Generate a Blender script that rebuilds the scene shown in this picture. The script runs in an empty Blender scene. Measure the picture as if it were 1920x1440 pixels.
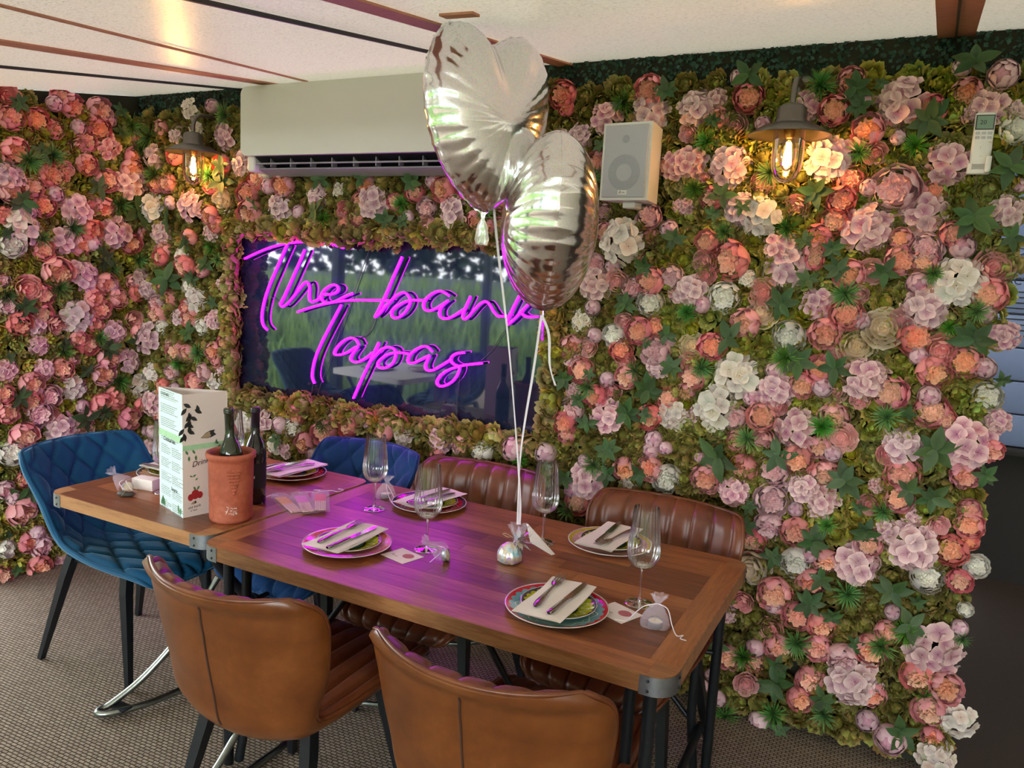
import bpy, math, random
import numpy as np
from mathutils import Vector, Matrix, Euler, noise as mnoise

sc = bpy.context.scene
COL = sc.collection
PI = math.pi
rnd = random.Random(7)

# ------------------------------------------------------------------ camera, sky, light, exposure
cam_data = bpy.data.cameras.new('camera')
cam_data.sensor_fit = 'HORIZONTAL'
cam_data.sensor_width = 36.0
cam_data.lens = 1460.4 / 1920 * 36.0
cam_data.clip_start = 0.05
cam = bpy.data.objects.new('camera', cam_data)
COL.objects.link(cam)
_yaw, _pit, _rol = -0.4751, 0.1480, 0.05496
_d = Vector((math.sin(_yaw) * math.cos(_pit), math.cos(_yaw) * math.cos(_pit), -math.sin(_pit)))
_r0 = Vector((math.cos(_yaw), -math.sin(_yaw), 0))
_u0 = _r0.cross(_d)
_r = math.cos(_rol) * _r0 + math.sin(_rol) * _u0
_u = -math.sin(_rol) * _r0 + math.cos(_rol) * _u0
_m = Matrix((_r, _u, -_d)).transposed().to_4x4()
_m.translation = Vector((0, 0, 1.64))
cam.matrix_world = _m
sc.camera = cam

world = bpy.data.worlds.new('overcast_sky')
sc.world = world
world.use_nodes = True
_bg = world.node_tree.nodes['Background']
_bg.inputs[0].default_value = (0.91, 0.96, 1.0, 1)
_bg.inputs[1].default_value = 6.0

sun_data = bpy.data.lights.new('sun', 'SUN')
sun_data.energy = 2.0
sun_data.angle = math.radians(25)
sun_data.color = (1.0, 0.95, 0.88)
sun = bpy.data.objects.new('sun', sun_data)
sun.rotation_euler = (math.radians(28), math.radians(-18), 0)
COL.objects.link(sun)

vs = sc.view_settings
vs.view_transform = 'Standard'
vs.look = 'None'
vs.exposure = 1.12
vs.gamma = 1.0
vs.use_curve_mapping = False
cy = sc.cycles
cy.max_bounces = 7; cy.diffuse_bounces = 4; cy.glossy_bounces = 4; cy.transmission_bounces = 4; cy.transparent_max_bounces = 12
cy.sample_clamp_indirect = 6.0; cy.caustics_reflective = False; cy.caustics_refractive = False
cy.use_adaptive_sampling = True; cy.adaptive_threshold = 0.025

# ------------------------------------------------------------------ materials
def srgb(r, g, b):
    f = lambda c: c / 12.92 if c <= 0.04045 else ((c + 0.055) / 1.055) ** 2.4
    return (f(r / 255), f(g / 255), f(b / 255))

class NT:
    def __init__(s, name):
        s.m = bpy.data.materials.new(name)
        s.m.use_nodes = True
        s.t = s.m.node_tree
        s.b = s.t.nodes['Principled BSDF']
        s.out = s.t.nodes['Material Output']
    def n(s, typ, **kw):
        nd = s.t.nodes.new(typ)
        for k, v in kw.items():
            if k.startswith('i_'):
                key = k[2:]
                key = int(key) if key.isdigit() else key.replace('_', ' ')
                nd.inputs[key].default_value = v
            else:
                setattr(nd, k, v)
        return nd
    def l(s, a, b):
        s.t.links.new(a, b)
    def math(s, op, a, b=None, c=None):
        nd = s.t.nodes.new('ShaderNodeMath')
        nd.operation = op
        for i, v in enumerate((a, b, c)):
            if v is None: continue
            if isinstance(v, (int, float)): nd.inputs[i].default_value = v
            else: s.l(v, nd.inputs[i])
        return nd.outputs[0]
    def mix(s, fac, a, b, blend='MIX'):
        nd = s.t.nodes.new('ShaderNodeMix')
        nd.data_type = 'RGBA'
        nd.blend_type = blend
        for idx, v in ((0, fac), (6, a), (7, b)):
            if isinstance(v, (int, float)): nd.inputs[idx].default_value = v
            elif isinstance(v, (tuple, list)): nd.inputs[idx].default_value = (*v[:3], 1)
            else: s.l(v, nd.inputs[idx])
        return nd.outputs[2]
    def set(s, **kw):
        for k, v in kw.items():
            key = k.replace('_', ' ')
            if key not in s.b.inputs: continue
            if isinstance(v, (int, float)): s.b.inputs[key].default_value = v
            elif isinstance(v, tuple): s.b.inputs[key].default_value = (*v[:3], 1)
            else: s.l(v, s.b.inputs[key])
        return s
    def bump(s, h, strength=0.3, dist=0.002):
        nd = s.n('ShaderNodeBump')
        nd.inputs['Strength'].default_value = strength
        nd.inputs['Distance'].default_value = dist
        s.l(h, nd.inputs['Height'])
        s.l(nd.outputs[0], s.b.inputs['Normal'])
        return s
    def coord(s, kind='Object', scale=None):
        tc = s.n('ShaderNodeTexCoord')
        o = tc.outputs[kind]
        if scale:
            mp = s.n('ShaderNodeMapping')
            mp.inputs['Scale'].default_value = scale
            s.l(o, mp.inputs['Vector'])
            o = mp.outputs[0]
        return o
    def noise(s, vec, scale, detail=3, rough=0.55):
        nd = s.n('ShaderNodeTexNoise')
        nd.inputs['Scale'].default_value = scale
        nd.inputs['Detail'].default_value = detail
        nd.inputs['Roughness'].default_value = rough
        if vec is not None: s.l(vec, nd.inputs['Vector'])
        return nd.outputs[0]
    def ramp(s, fac, stops, interp='LINEAR'):
        nd = s.n('ShaderNodeValToRGB')
        cr = nd.color_ramp
        cr.interpolation = interp
        while len(cr.elements) < len(stops): cr.elements.new(0.5)
        for e, (p, c) in zip(cr.elements, stops):
            e.position = p
            e.color = (*c[:3], 1)
        s.l(fac, nd.inputs[0])
        return nd.outputs[0]
    def rand(s):
        return s.n('ShaderNodeObjectInfo').outputs['Random']

def plain(name, col, rough=0.5, metal=0.0, spec=0.5, noise_amt=0.06, nscale=30, bump=0.0, **kw):
    t = NT(name)
    v = t.coord('Object')
    nz = t.noise(v, nscale, 4)
    c = t.mix(nz, tuple(x * (1 - noise_amt) for x in col), tuple(min(1, x * (1 + noise_amt)) for x in col))
    t.set(Base_Color=c, Roughness=rough, Metallic=metal, **kw)
    t.b.inputs['Specular IOR Level'].default_value = spec
    if bump: t.bump(nz, bump, 0.002)
    return t.m

M = {}
M['white_plastic'] = plain('white_plastic', srgb(226, 226, 220), 0.35, nscale=4, noise_amt=0.02)
M['ac_white'] = plain('glossy_white_plastic', srgb(214, 215, 208), 0.16, nscale=3, noise_amt=0.02)
M['dark_plastic'] = plain('dark_plastic', srgb(26, 28, 34), 0.4)
M['grey_plastic'] = plain('grey_plastic', srgb(150, 150, 156), 0.45)
M['dark_steel'] = plain('dark_painted_steel', srgb(40, 44, 50), 0.38, 0.6, nscale=60, noise_amt=0.25)
M['black_steel'] = plain('black_painted_steel', srgb(26, 30, 36), 0.42, 0.3, nscale=60, noise_amt=0.2)
M['bare_steel'] = plain('worn_bare_steel', srgb(150, 158, 156), 0.28, 1.0, nscale=50, noise_amt=0.25)
M['bracket_steel'] = plain('bracket_steel', srgb(150, 156, 164), 0.42, 1.0, nscale=80, noise_amt=0.2)
M['cutlery'] = plain('polished_cutlery_steel', srgb(196, 192, 190), 0.12, 1.0, nscale=20, noise_amt=0.05)
M['napkin'] = plain('white_paper_napkin', srgb(240, 236, 228), 0.85, nscale=90, noise_amt=0.04, bump=0.25)
M['card'] = plain('white_card', srgb(244, 236, 232), 0.7, nscale=60, noise_amt=0.02)
M['seal_pink'] = plain('dusty_pink_ink', srgb(186, 110, 118), 0.7, nscale=220, noise_amt=0.35)
M['ink'] = plain('dark_ink', srgb(46, 48, 46), 0.8)
M['ink_green'] = plain('green_ink', srgb(80, 130, 86), 0.8, nscale=80, noise_amt=0.3)
M['ink_red'] = plain('red_ink', srgb(170, 36, 40), 0.8, nscale=80, noise_amt=0.3)
M['ribbon'] = plain('pale_satin_ribbon', srgb(232, 224, 232), 0.4)
M['twine'] = plain('natural_twine', srgb(176, 150, 120), 0.9, nscale=300, noise_amt=0.3)
M['wax'] = plain('cream_candle_wax', srgb(236, 226, 196), 0.5)
M['tin'] = plain('aluminium_cup', srgb(196, 206, 216), 0.3, 1.0)
M['stone'] = plain('dark_pebble', srgb(60, 56, 52), 0.6, nscale=50, noise_amt=0.3)
M['wire'] = plain('grey_wire', srgb(70, 74, 80), 0.4)
M['brass'] = plain('bulb_brass', srgb(170, 120, 60), 0.3, 1.0)
M['zinc'] = plain('aged_galvanised_steel', srgb(120, 115, 108), 0.38, 0.9, nscale=24, noise_amt=0.25)
M['wall_board'] = plain('dark_backing_board', srgb(46, 46, 34), 0.9)
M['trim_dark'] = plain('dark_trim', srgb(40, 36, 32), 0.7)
M['post'] = plain('dark_green_post', srgb(40, 52, 56), 0.6)
M['yellow_paint'] = plain('yellow_confetti_paper', srgb(240, 196, 110), 0.7)
M['pink_paint'] = plain('pink_confetti_paper', srgb(224, 120, 200), 0.7)
M['red_paint'] = plain('coral_confetti_paper', srgb(226, 88, 116), 0.7)
M['cream_stick'] = plain('pale_wood_sticks', srgb(230, 200, 186), 0.7, nscale=120, noise_amt=0.1)
M['cork'] = plain('dark_bottle_foil', srgb(24, 22, 30), 0.3)
M['bottle_green'] = plain('dark_green_bottle_glass', srgb(34, 44, 30), 0.06, spec=0.8, nscale=3)
M['bottle_dark'] = plain('dark_wine_bottle_glass', srgb(16, 14, 22), 0.06, spec=0.8, nscale=3)
M['bottle_label'] = plain('black_bottle_label', srgb(28, 24, 36), 0.6)
M['cream_paint'] = plain('cream_painted_wall', srgb(220, 212, 196), 0.8)

def m_attr(name, rough=0.65, sat=0.12, val=0.22, hue=0.02, trans=0.0, spec=0.3, bump=0.0):
    """colour from the mesh attribute 'col', varied per object"""
    t = NT(name)
    a = t.n('ShaderNodeAttribute', attribute_name='col')
    r = t.rand()
    r2 = t.math('FRACT', t.math('MULTIPLY', r, 17.31))
    r3 = t.math('FRACT', t.math('MULTIPLY', r, 91.7))
    h = t.n('ShaderNodeHueSaturation')
    t.l(a.outputs['Color'], h.inputs['Color'])
    t.l(t.math('MULTIPLY_ADD', r2, hue * 2, 0.5 - hue), h.inputs['Hue'])
    t.l(t.math('MULTIPLY_ADD', r3, sat * 2, 1.0 - sat), h.inputs['Saturation'])
    t.l(t.math('MULTIPLY_ADD', r, val * 2, 1.0 - val), h.inputs['Value'])
    nz = t.noise(t.coord('Object'), 4.0, 3)
    c = t.mix(nz, h.outputs[0], t.mix(1.0, h.outputs[0], (0.90, 0.86, 0.86), 'MULTIPLY'))
    t.set(Base_Color=c, Roughness=rough)
    t.b.inputs['Specular IOR Level'].default_value = spec
    return t.m

M['petal'] = m_attr('silk_petal', 0.7, 0.15, 0.14, 0.012)
M['petal_hyd'] = m_attr('silk_hydrangea_petal', 0.75, 0.2, 0.12, 0.015)
M['hop'] = m_attr('olive_silk_bract', 0.75, 0.15, 0.28, 0.02)
M['leaf'] = m_attr('silk_leaf', 0.55, 0.15, 0.25, 0.02)
M['blade'] = m_attr('plastic_grass_blade', 0.45, 0.15, 0.25, 0.015)
M['hedge'] = m_attr('boxwood_leaf', 0.5, 0.1, 0.2, 0.02)
M['tree_leaf'] = m_attr('tree_leaf', 0.6, 0.1, 0.2, 0.02)
M['grass'] = m_attr('meadow_grass', 0.7, 0.1, 0.2, 0.02)

# wood
def m_wood(name, base, dark, light, axis=0, rough=0.33):
    t = NT(name)
    tc = t.coord('Object')
    r = t.rand()
    off = t.n('ShaderNodeCombineXYZ')
    t.l(t.math('MULTIPLY', r, 37.0), off.inputs[0]); t.l(t.math('MULTIPLY', r, 91.0), off.inputs[1])
    add = t.n('ShaderNodeVectorMath', operation='ADD')
    t.l(tc, add.inputs[0]); t.l(off.outputs[0], add.inputs[1])
    mp = t.n('ShaderNodeMapping')
    mp.inputs['Scale'].default_value = (1.6, 16, 16) if axis == 0 else (16, 1.6, 16)
    t.l(add.outputs[0], mp.inputs['Vector'])
    n1 = t.noise(mp.outputs[0], 2.2, 6, 0.62)
    n2 = t.noise(mp.outputs[0], 14, 3, 0.6)
    n3 = t.noise(add.outputs[0], 3.0, 3, 0.5)
    f = t.math('MULTIPLY_ADD', n2, 0.35, t.math('MULTIPLY_ADD', n1, 0.7, t.math('MULTIPLY', r, 0.36)))
    f = t.math('ADD', f, t.math('MULTIPLY', n3, 0.2))
    c = t.ramp(f, [(0.42, dark), (0.78, base), (1.12, light)])
    t.set(Base_Color=c, Roughness=rough)
    t.b.inputs['Specular IOR Level'].default_value = 0.6
    t.bump(n2, 0.06, 0.001)
    return t.m
M['wood_x'] = m_wood('varnished_acacia', srgb(128, 74, 42), srgb(70, 37, 22), srgb(168, 108, 64), 0)
M['wood_y'] = m_wood('varnished_acacia_cross', srgb(132, 78, 43), srgb(76, 41, 24), srgb(168, 108, 64), 1)
M['wood_edge'] = m_wood('varnished_acacia_edge', srgb(140, 92, 56), srgb(88, 56, 34), srgb(176, 128, 84), 0, 0.4)

def m_leather(name, c1, c2, c3, rough=0.3):
    t = NT(name)
    v = t.coord('Object')
    n1 = t.noise(v, 5, 5, 0.6)
    n2 = t.noise(v, 38, 5, 0.7)
    f = t.math('MULTIPLY_ADD', n2, 0.22, t.math('MULTIPLY', n1, 0.78))
    c = t.ramp(f, [(0.30, c1), (0.50, c2), (0.72, c3)])
    vo = t.n('ShaderNodeTexVoronoi', i_Scale=420.0)
    t.l(v, vo.inputs['Vector'])
    t.set(Base_Color=c, Roughness=rough)
    t.b.inputs['Specular IOR Level'].default_value = 0.5
    t.bump(vo.outputs['Distance'], 0.04, 0.0004)
    return t.m
M['tan_leather'] = m_leather('tan_leather', srgb(78, 39, 15), srgb(108, 59, 24), srgb(134, 80, 38), 0.28)
M['brown_leather'] = m_leather('dark_brown_leather', srgb(76, 36, 22), srgb(108, 56, 34), srgb(130, 74, 48), 0.34)
M['piping_tan'] = m_leather('tan_leather_piping', srgb(74, 36, 18), srgb(104, 54, 28), srgb(130, 74, 42), 0.33)
M['thread'] = plain('dark_thread', srgb(58, 34, 22), 0.8)

def m_velvet(name, col):
    t = NT(name)
    n1 = t.noise(t.coord('Object'), 7, 4)
    c = t.mix(n1, tuple(x * 0.75 for x in col), tuple(x * 1.2 for x in col))
    t.set(Base_Color=c, Roughness=0.7, Sheen_Weight=0.7, Sheen_Roughness=0.35, Sheen_Tint=(0.35, 0.65, 0.95))
    t.b.inputs['Specular IOR Level'].default_value = 0.15
    return t.m
M['blue_velvet'] = m_velvet('teal_blue_velvet', srgb(20, 76, 112))
M['navy_velvet'] = m_velvet('navy_blue_velvet', srgb(26, 62, 112))
M['slate_velvet'] = m_velvet('slate_fabric', srgb(40, 52, 70))

def m_carpet():
    t = NT('woven_loop_carpet')
    v = t.coord('Object')
    mp = t.n('ShaderNodeMapping')
    mp.inputs['Rotation'].default_value = (0, 0, math.radians(-2))
    t.l(v, mp.inputs['Vector'])
    br = t.n('ShaderNodeTexBrick', i_Scale=1.0, i_Mortar_Size=0.0024, i_Mortar_Smooth=0.7, i_Brick_Width=0.024, i_Row_Height=0.0125, i_Bias=-0.2)
    br.inputs['Color1'].default_value = (*srgb(184, 170, 154), 1)
    br.inputs['Color2'].default_value = (*srgb(158, 144, 130), 1)
    br.inputs['Mortar'].default_value = (*srgb(58, 46, 40), 1)
    t.l(mp.outputs[0], br.inputs['Vector'])
    n1 = t.noise(v, 2.2, 4)
    n2 = t.noise(v, 160, 2)
    c = t.mix(t.math('MULTIPLY', n1, 0.35), br.outputs['Color'], srgb(120, 104, 90))
    c = t.mix(t.math('MULTIPLY', n2, 0.45), c, srgb(66, 54, 46))
    t.set(Base_Color=c, Roughness=0.95)
    t.b.inputs['Specular IOR Level'].default_value = 0.1
    inv = t.math('SUBTRACT', 1.0, br.outputs['Fac'])
    t.bump(t.math('ADD', inv, t.math('MULTIPLY', n2, 0.4)), 0.9, 0.004)
    return t.m
M['carpet'] = m_carpet()

def m_ceiling():
    t = NT('translucent_cream_roof_sheet')
    v = t.coord('Object')
    mp = t.n('ShaderNodeMapping')
    mp.inputs['Scale'].default_value = (1, 2.2, 1)
    t.l(v, mp.inputs['Vector'])
    n1 = t.noise(mp.outputs[0], 95, 3, 0.75)
    n2 = t.noise(v, 2.0, 3)
    c = t.ramp(n1, [(0.33, srgb(136, 126, 104)), (0.44, srgb(220, 212, 192)), (0.7, srgb(234, 227, 208))])
    c = t.mix(t.math('MULTIPLY', n2, 0.35), c, srgb(214, 202, 168))
    t.set(Base_Color=c, Roughness=0.33)
    t.bump(n1, 0.10, 0.002)
    tr = t.n('ShaderNodeBsdfTranslucent')
    t.l(c, tr.inputs[0])
    mx = t.n('ShaderNodeMixShader')
    mx.inputs[0].default_value = 0.045
    t.l(t.b.outputs[0], mx.inputs[1]); t.l(tr.outputs[0], mx.inputs[2])
    t.l(mx.outputs[0], t.out.inputs[0])
    return t.m
M['ceiling'] = m_ceiling()
M['brown_tape'] = plain('brown_timber_strip', srgb(192, 136, 104), 0.6, nscale=40, noise_amt=0.2)
M['black_cable'] = plain('black_cable', srgb(30, 30, 32), 0.5)

def m_thin_glass(name, tint=(0.97, 0.98, 1.0), rough=0.02, ior=1.5, base=0.05):
    t = NT(name)
    tr = t.n('ShaderNodeBsdfTransparent'); tr.inputs[0].default_value = (*tint, 1)
    gl = t.n('ShaderNodeBsdfGlossy'); gl.inputs['Roughness'].default_value = rough
    fr = t.n('ShaderNodeFresnel', i_IOR=ior)
    f = t.math('MINIMUM', t.math('MULTIPLY_ADD', fr.outputs[0], 1.25, base - 0.03), 0.95)
    mx = t.n('ShaderNodeMixShader')
    t.l(f, mx.inputs[0]); t.l(tr.outputs[0], mx.inputs[1]); t.l(gl.outputs[0], mx.inputs[2])
    t.l(mx.outputs[0], t.out.inputs[0])
    return t.m
M['glass'] = m_thin_glass('clear_crystal', (0.97, 0.975, 0.985), 0.03, 1.52, 0.10)
M['lamp_glass'] = m_thin_glass('clear_lamp_glass', (0.97, 0.95, 0.92), 0.02, 1.45, 0.04)
def m_organza():
    t = NT('white_organza')
    tr = t.n('ShaderNodeBsdfTransparent')
    df = t.n('ShaderNodeBsdfDiffuse'); df.inputs[0].default_value = (*srgb(238, 230, 246), 1)
    nz = t.noise(t.coord('Object'), 900, 1)
    mx = t.n('ShaderNodeMixShader')
    t.l(t.math('MULTIPLY_ADD', nz, 0.30, 0.06), mx.inputs[0])
    t.l(tr.outputs[0], mx.inputs[1]); t.l(df.outputs[0], mx.inputs[2])
    t.l(mx.outputs[0], t.out.inputs[0])
    return t.m
M['organza'] = m_organza()

def m_emit(name, col, strength):
    t = NT(name)
    t.set(Base_Color=tuple(min(1, c) for c in col), Roughness=0.4)
    t.b.inputs['Emission Color'].default_value = (*col, 1)
    t.b.inputs['Emission Strength'].default_value = strength
    return t.m
M['neon'] = m_emit('magenta_neon', (0.74, 0.0020, 0.90), 9.0)
M['neon_base'] = plain('neon_silicone_side', srgb(120, 60, 190), 0.5)
M['filament'] = m_emit('glowing_filament', (1.0, 0.55, 0.16), 60.0)
M['lcd'] = plain('green_lcd', srgb(120, 150, 132), 0.25)

def m_sign():
    t = NT('smoked_acrylic_panel')
    t.set(Base_Color=srgb(26, 38, 62), Roughness=0.03)
    t.b.inputs['Specular IOR Level'].default_value = 0.85
    t.b.inputs['IOR'].default_value = 1.62
    return t.m
M['acrylic'] = m_sign()

def m_foil():
    t = NT('silver_holographic_foil')
    v = t.coord('Object')
    vo = t.n('ShaderNodeTexVoronoi', i_Scale=520.0)
    t.l(v, vo.inputs['Vector'])
    hs = t.n('ShaderNodeHueSaturation')
    hs.inputs['Color'].default_value = (0.9, 0.35, 0.35, 1)
    sep = t.n('ShaderNodeSeparateColor'); t.l(vo.outputs['Color'], sep.inputs[0])
    t.l(sep.outputs[0], hs.inputs['Hue'])
    amt = t.math('MULTIPLY', t.math('GREATER_THAN', sep.outputs[1], 0.55), 0.30)
    c = t.mix(amt, (0.86, 0.86, 0.86), hs.outputs[0])
    t.set(Base_Color=c, Metallic=1.0, Roughness=0.15)
    n1 = t.noise(v, 22, 3, 0.6)
    wv = t.n('ShaderNodeTexWave', bands_direction='Z', i_Scale=14.0, i_Distortion=2.5, i_Detail=2.0)
    t.l(v, wv.inputs['Vector'])
    h = t.math('MULTIPLY_ADD', wv.outputs[1], 0.16, t.math('ADD', t.math('MULTIPLY', n1, 0.5), t.math('MULTIPLY', sep.outputs[2], 0.06)))
    t.bump(h, 0.16, 0.006)
    return t.m
M['foil'] = m_foil()
def m_irid():
    t = NT('iridescent_cellophane')
    v = t.coord('Object')
    nz = t.noise(v, 38, 2)
    c = t.ramp(nz, [(0.3, srgb(120, 220, 240)), (0.45, srgb(230, 240, 250)), (0.55, srgb(240, 230, 190)), (0.7, srgb(200, 170, 250))])
    t.set(Base_Color=c, Metallic=0.55, Roughness=0.22)
    n2 = t.noise(v, 120, 2)
    t.bump(n2, 0.5, 0.004)
    return t.m
M['cellophane'] = m_irid()

def m_terracotta():
    t = NT('terracotta')
    n1 = t.noise(t.coord('Object'), 9, 4)
    n2 = t.noise(t.coord('Object'), 70, 4)
    c = t.ramp(t.math('MULTIPLY_ADD', n2, 0.3, t.math('MULTIPLY', n1, 0.7)), [(0.3, srgb(150, 72, 50)), (0.5, srgb(176, 90, 64)), (0.72, srgb(196, 116, 90))])
    t.set(Base_Color=c, Roughness=0.62)
    t.bump(n2, 0.1, 0.001)
    return t.m
M['terracotta'] = m_terracotta()

def m_plate(name, rings, waves=()):
    """rings: (radius fraction, colour) rings of glaze; waves modulate the ring edge with petals"""
    t = NT(name)
    v = t.coord('Object')
    sx = t.n('ShaderNodeSeparateXYZ'); t.l(v, sx.inputs[0])
    r = t.math('SQRT', t.math('ADD', t.math('MULTIPLY', sx.outputs[0], sx.outputs[0]), t.math('MULTIPLY', sx.outputs[1], sx.outputs[1])))
    a = t.math('ARCTAN2', sx.outputs[1], sx.outputs[0])
    c = None
    for i, (rad, col, n, amp) in enumerate(rings):
        edge = t.math('MULTIPLY_ADD', t.math('ABSOLUTE', t.math('SINE', t.math('MULTIPLY', a, n / 2.0))), amp, rad)
        f = t.math('LESS_THAN', r, edge)
        c = t.mix(f, c if c is not None else (0.9, 0.88, 0.86), col)
    for (rad, halfw, n, amp, col) in waves:
        w = t.math('MULTIPLY_ADD', t.math('SINE', t.math('MULTIPLY', a, float(n))), amp, rad)
        f = t.math('LESS_THAN', t.math('ABSOLUTE', t.math('SUBTRACT', r, w)), halfw)
        c = t.mix(f, c, col)
    t.set(Base_Color=c, Roughness=0.12)
    t.b.inputs['Coat Weight'].default_value = 0.4
    return t.m
WH = srgb(240, 236, 232)
def dinner_mat(name, rim, mid, line):
    return m_plate(name, [(0.1335, rim, 1, 0.0), (0.117, mid, 26, 0.008), (0.085, mid, 1, 0)],
                   [(0.103, 0.0016, 13, 0.006, line), (0.094, 0.0012, 21, 0.004, line)])
PLATE_M = {
 'E': dinner_mat('plate_glaze_red_blue', srgb(196, 34, 56), srgb(112, 166, 186), srgb(216, 228, 232)),
 'B': dinner_mat('plate_glaze_coral_pink', srgb(226, 110, 92), srgb(224, 132, 150), srgb(240, 214, 220)),
 'D': dinner_mat('plate_glaze_mustard_pink', srgb(196, 178, 44), srgb(214, 160, 172), srgb(240, 214, 216)),
 'A': dinner_mat('plate_glaze_navy_red', srgb(46, 40, 70), srgb(196, 40, 48), srgb(236, 200, 196)),
 'C': dinner_mat('plate_glaze_navy_crimson', srgb(58, 44, 82), srgb(206, 44, 66), srgb(240, 206, 206)),
 'F': dinner_mat('plate_glaze_black_peach', srgb(40, 42, 50), srgb(226, 180, 150), srgb(240, 224, 210)),
}
M['side_plate'] = m_plate('side_plate_glaze', [(0.0985, srgb(70, 62, 84), 1, 0.0), (0.087, srgb(186, 190, 36), 24, 0.006), (0.052, srgb(66, 60, 80), 1, 0.0), (0.044, srgb(96, 168, 184), 1, 0.0), (0.030, srgb(222, 110, 84), 12, 0.006)],
                          [(0.070, 0.0022, 16, 0.010, srgb(240, 240, 226))])

# ------------------------------------------------------------------ mesh builder
class MB:
    def __init__(s):
        s.v, s.f, s.mi, s.sm, s.c = [], [], [], [], []
        s.usecol = False
    def add(s, verts, faces, mi=0, smooth=True, cols=None, T=None):
        o = len(s.v)
        if T is not None: verts = [T @ Vector(p) for p in verts]
        s.v.extend([tuple(p) for p in verts])
        s.f.extend([tuple(i + o for i in f) for f in faces])
        s.mi.extend([mi] * len(faces)); s.sm.extend([smooth] * len(faces))
        if cols is not None: s.usecol = True; s.c.extend(cols)
        else: s.c.extend([(1, 1, 1)] * len(verts))
        return s
    def box(s, c, d, mi=0, T=None, bev=0.0):
        x, y, z = (a / 2 for a in d)
        if bev <= 0:
            vs = [(sx * x + c[0], sy * y + c[1], sz * z + c[2]) for sz in (-1, 1) for sy in (-1, 1) for sx in (-1, 1)]
            fs = [(0, 2, 3, 1), (4, 5, 7, 6), (0, 1, 5, 4), (2, 6, 7, 3), (0, 4, 6, 2), (1, 3, 7, 5)]
            return s.add(vs, fs, mi, False, None, T)
        b = min(bev, x * .95, y * .95, z * .95)
        import bmesh
        bm = bmesh.new()
        bmesh.ops.create_cube(bm, size=1.0, matrix=Matrix.Diagonal((d[0], d[1], d[2], 1)))
        bmesh.ops.bevel(bm, geom=bm.edges[:], offset=b, segments=2, profile=0.5, affect='EDGES')
        vs = [(p.co.x + c[0], p.co.y + c[1], p.co.z + c[2]) for p in bm.verts]
        bm.verts.index_update()
        fs = [tuple(q.index for q in f.verts) for f in bm.faces]
        bm.free()
        return s.add(vs, fs, mi, True, None, T)
    def grid(s, P, mi=0, smooth=True, cols=None, closeu=False, T=None):
        nr, nc = len(P), len(P[0])
        vs = [p for row in P for p in row]
        fs = []
        for i in range(nr - 1):
            for j in range(nc if closeu else nc - 1):
                k = (j + 1) % nc
                fs.append((i * nc + j, i * nc + k, (i + 1) * nc + k, (i + 1) * nc + j))
        return s.add(vs, fs, mi, smooth, cols, T)
    def lathe(s, prof, n=32, mi=0, smooth=True, T=None, cap=True, rib=None):
        P = []
        for (r, z) in prof:
            row = []
            for k in range(n):
                a = 2 * PI * k / n
                rr = r if rib is None else r * (1 + rib(a, z))
                row.append((rr * math.cos(a), rr * math.sin(a), z))
            P.append(row)
        s.grid(P, mi, smooth, None, True, T)
        if cap:
            for row in (P[0], P[-1]):
                if abs(row[0][0]) > 1e-4:
                    f = tuple(range(n))
                    s.add(row, [f if row is P[-1] else f[::-1]], mi, False, None, T)
        return s
    def tube(s, pts, r, n=8, mi=0, T=None, cap=True, square=False):
        pts = [Vector(p) for p in pts]
        rs = r if isinstance(r, (list, tuple)) else [r] * len(pts)
        t0 = (pts[1] - pts[0]).normalized()
        up = Vector((0, 0, 1)) if abs(t0.z) < 0.9 else Vector((0, 1, 0))
        nrm = t0.cross(up).normalized()
        P = []
        for i, p in enumerate(pts):
            a = pts[max(i - 1, 0)]; b = pts[min(i + 1, len(pts) - 1)]
            t = (b - a)
            t = t.normalized() if t.length > 1e-9 else t0
            nrm = (nrm - t * nrm.dot(t))
            nrm = nrm.normalized() if nrm.length > 1e-6 else t.orthogonal().normalized()
            bn = t.cross(nrm)
            row = []
            for k in range(n):
                an = 2 * PI * (k + (0.5 if square else 0)) / n
                row.append(tuple(p + (nrm * math.cos(an) + bn * math.sin(an)) * rs[i]))
            P.append(row)
        s.grid(P, mi, not square, None, True, T)
        if cap:
            s.add(P[0], [tuple(range(n))[::-1]], mi, False, None, T)
            s.add(P[-1], [tuple(range(n))], mi, False, None, T)
        return s
    def prism(s, poly, z0, z1, mi=0, T=None, smooth=False):
        n = len(poly)
        vs = [(x, y, z0) for x, y in poly] + [(x, y, z1) for x, y in poly]
        fs = [tuple(range(n))[::-1], tuple(range(n, 2 * n))] + [(i, (i + 1) % n, n + (i + 1) % n, n + i) for i in range(n)]
        return s.add(vs, fs, mi, smooth, None, T)
    def mesh(s, name, mats):
        me = bpy.data.meshes.new(name)
        me.from_pydata(s.v, [], s.f)
        for m in (mats if isinstance(mats, (list, tuple)) else [mats]):
            me.materials.append(M[m] if isinstance(m, str) else m)
        me.polygons.foreach_set('material_index', s.mi)
        me.polygons.foreach_set('use_smooth', s.sm)
        if s.usecol:
            at = me.color_attributes.new('col', 'FLOAT_COLOR', 'POINT')
            arr = np.ones((len(s.v), 4), dtype=np.float32)
            arr[:, :3] = np.array(s.c, dtype=np.float32)
            at.data.foreach_set('color', arr.ravel())
        me.update()
        return me
    def build(s, name, mats, parent=None, loc=(0, 0, 0), rot=(0, 0, 0)):
        return obj(name, s.mesh(name, mats), parent, loc, rot)

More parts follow.
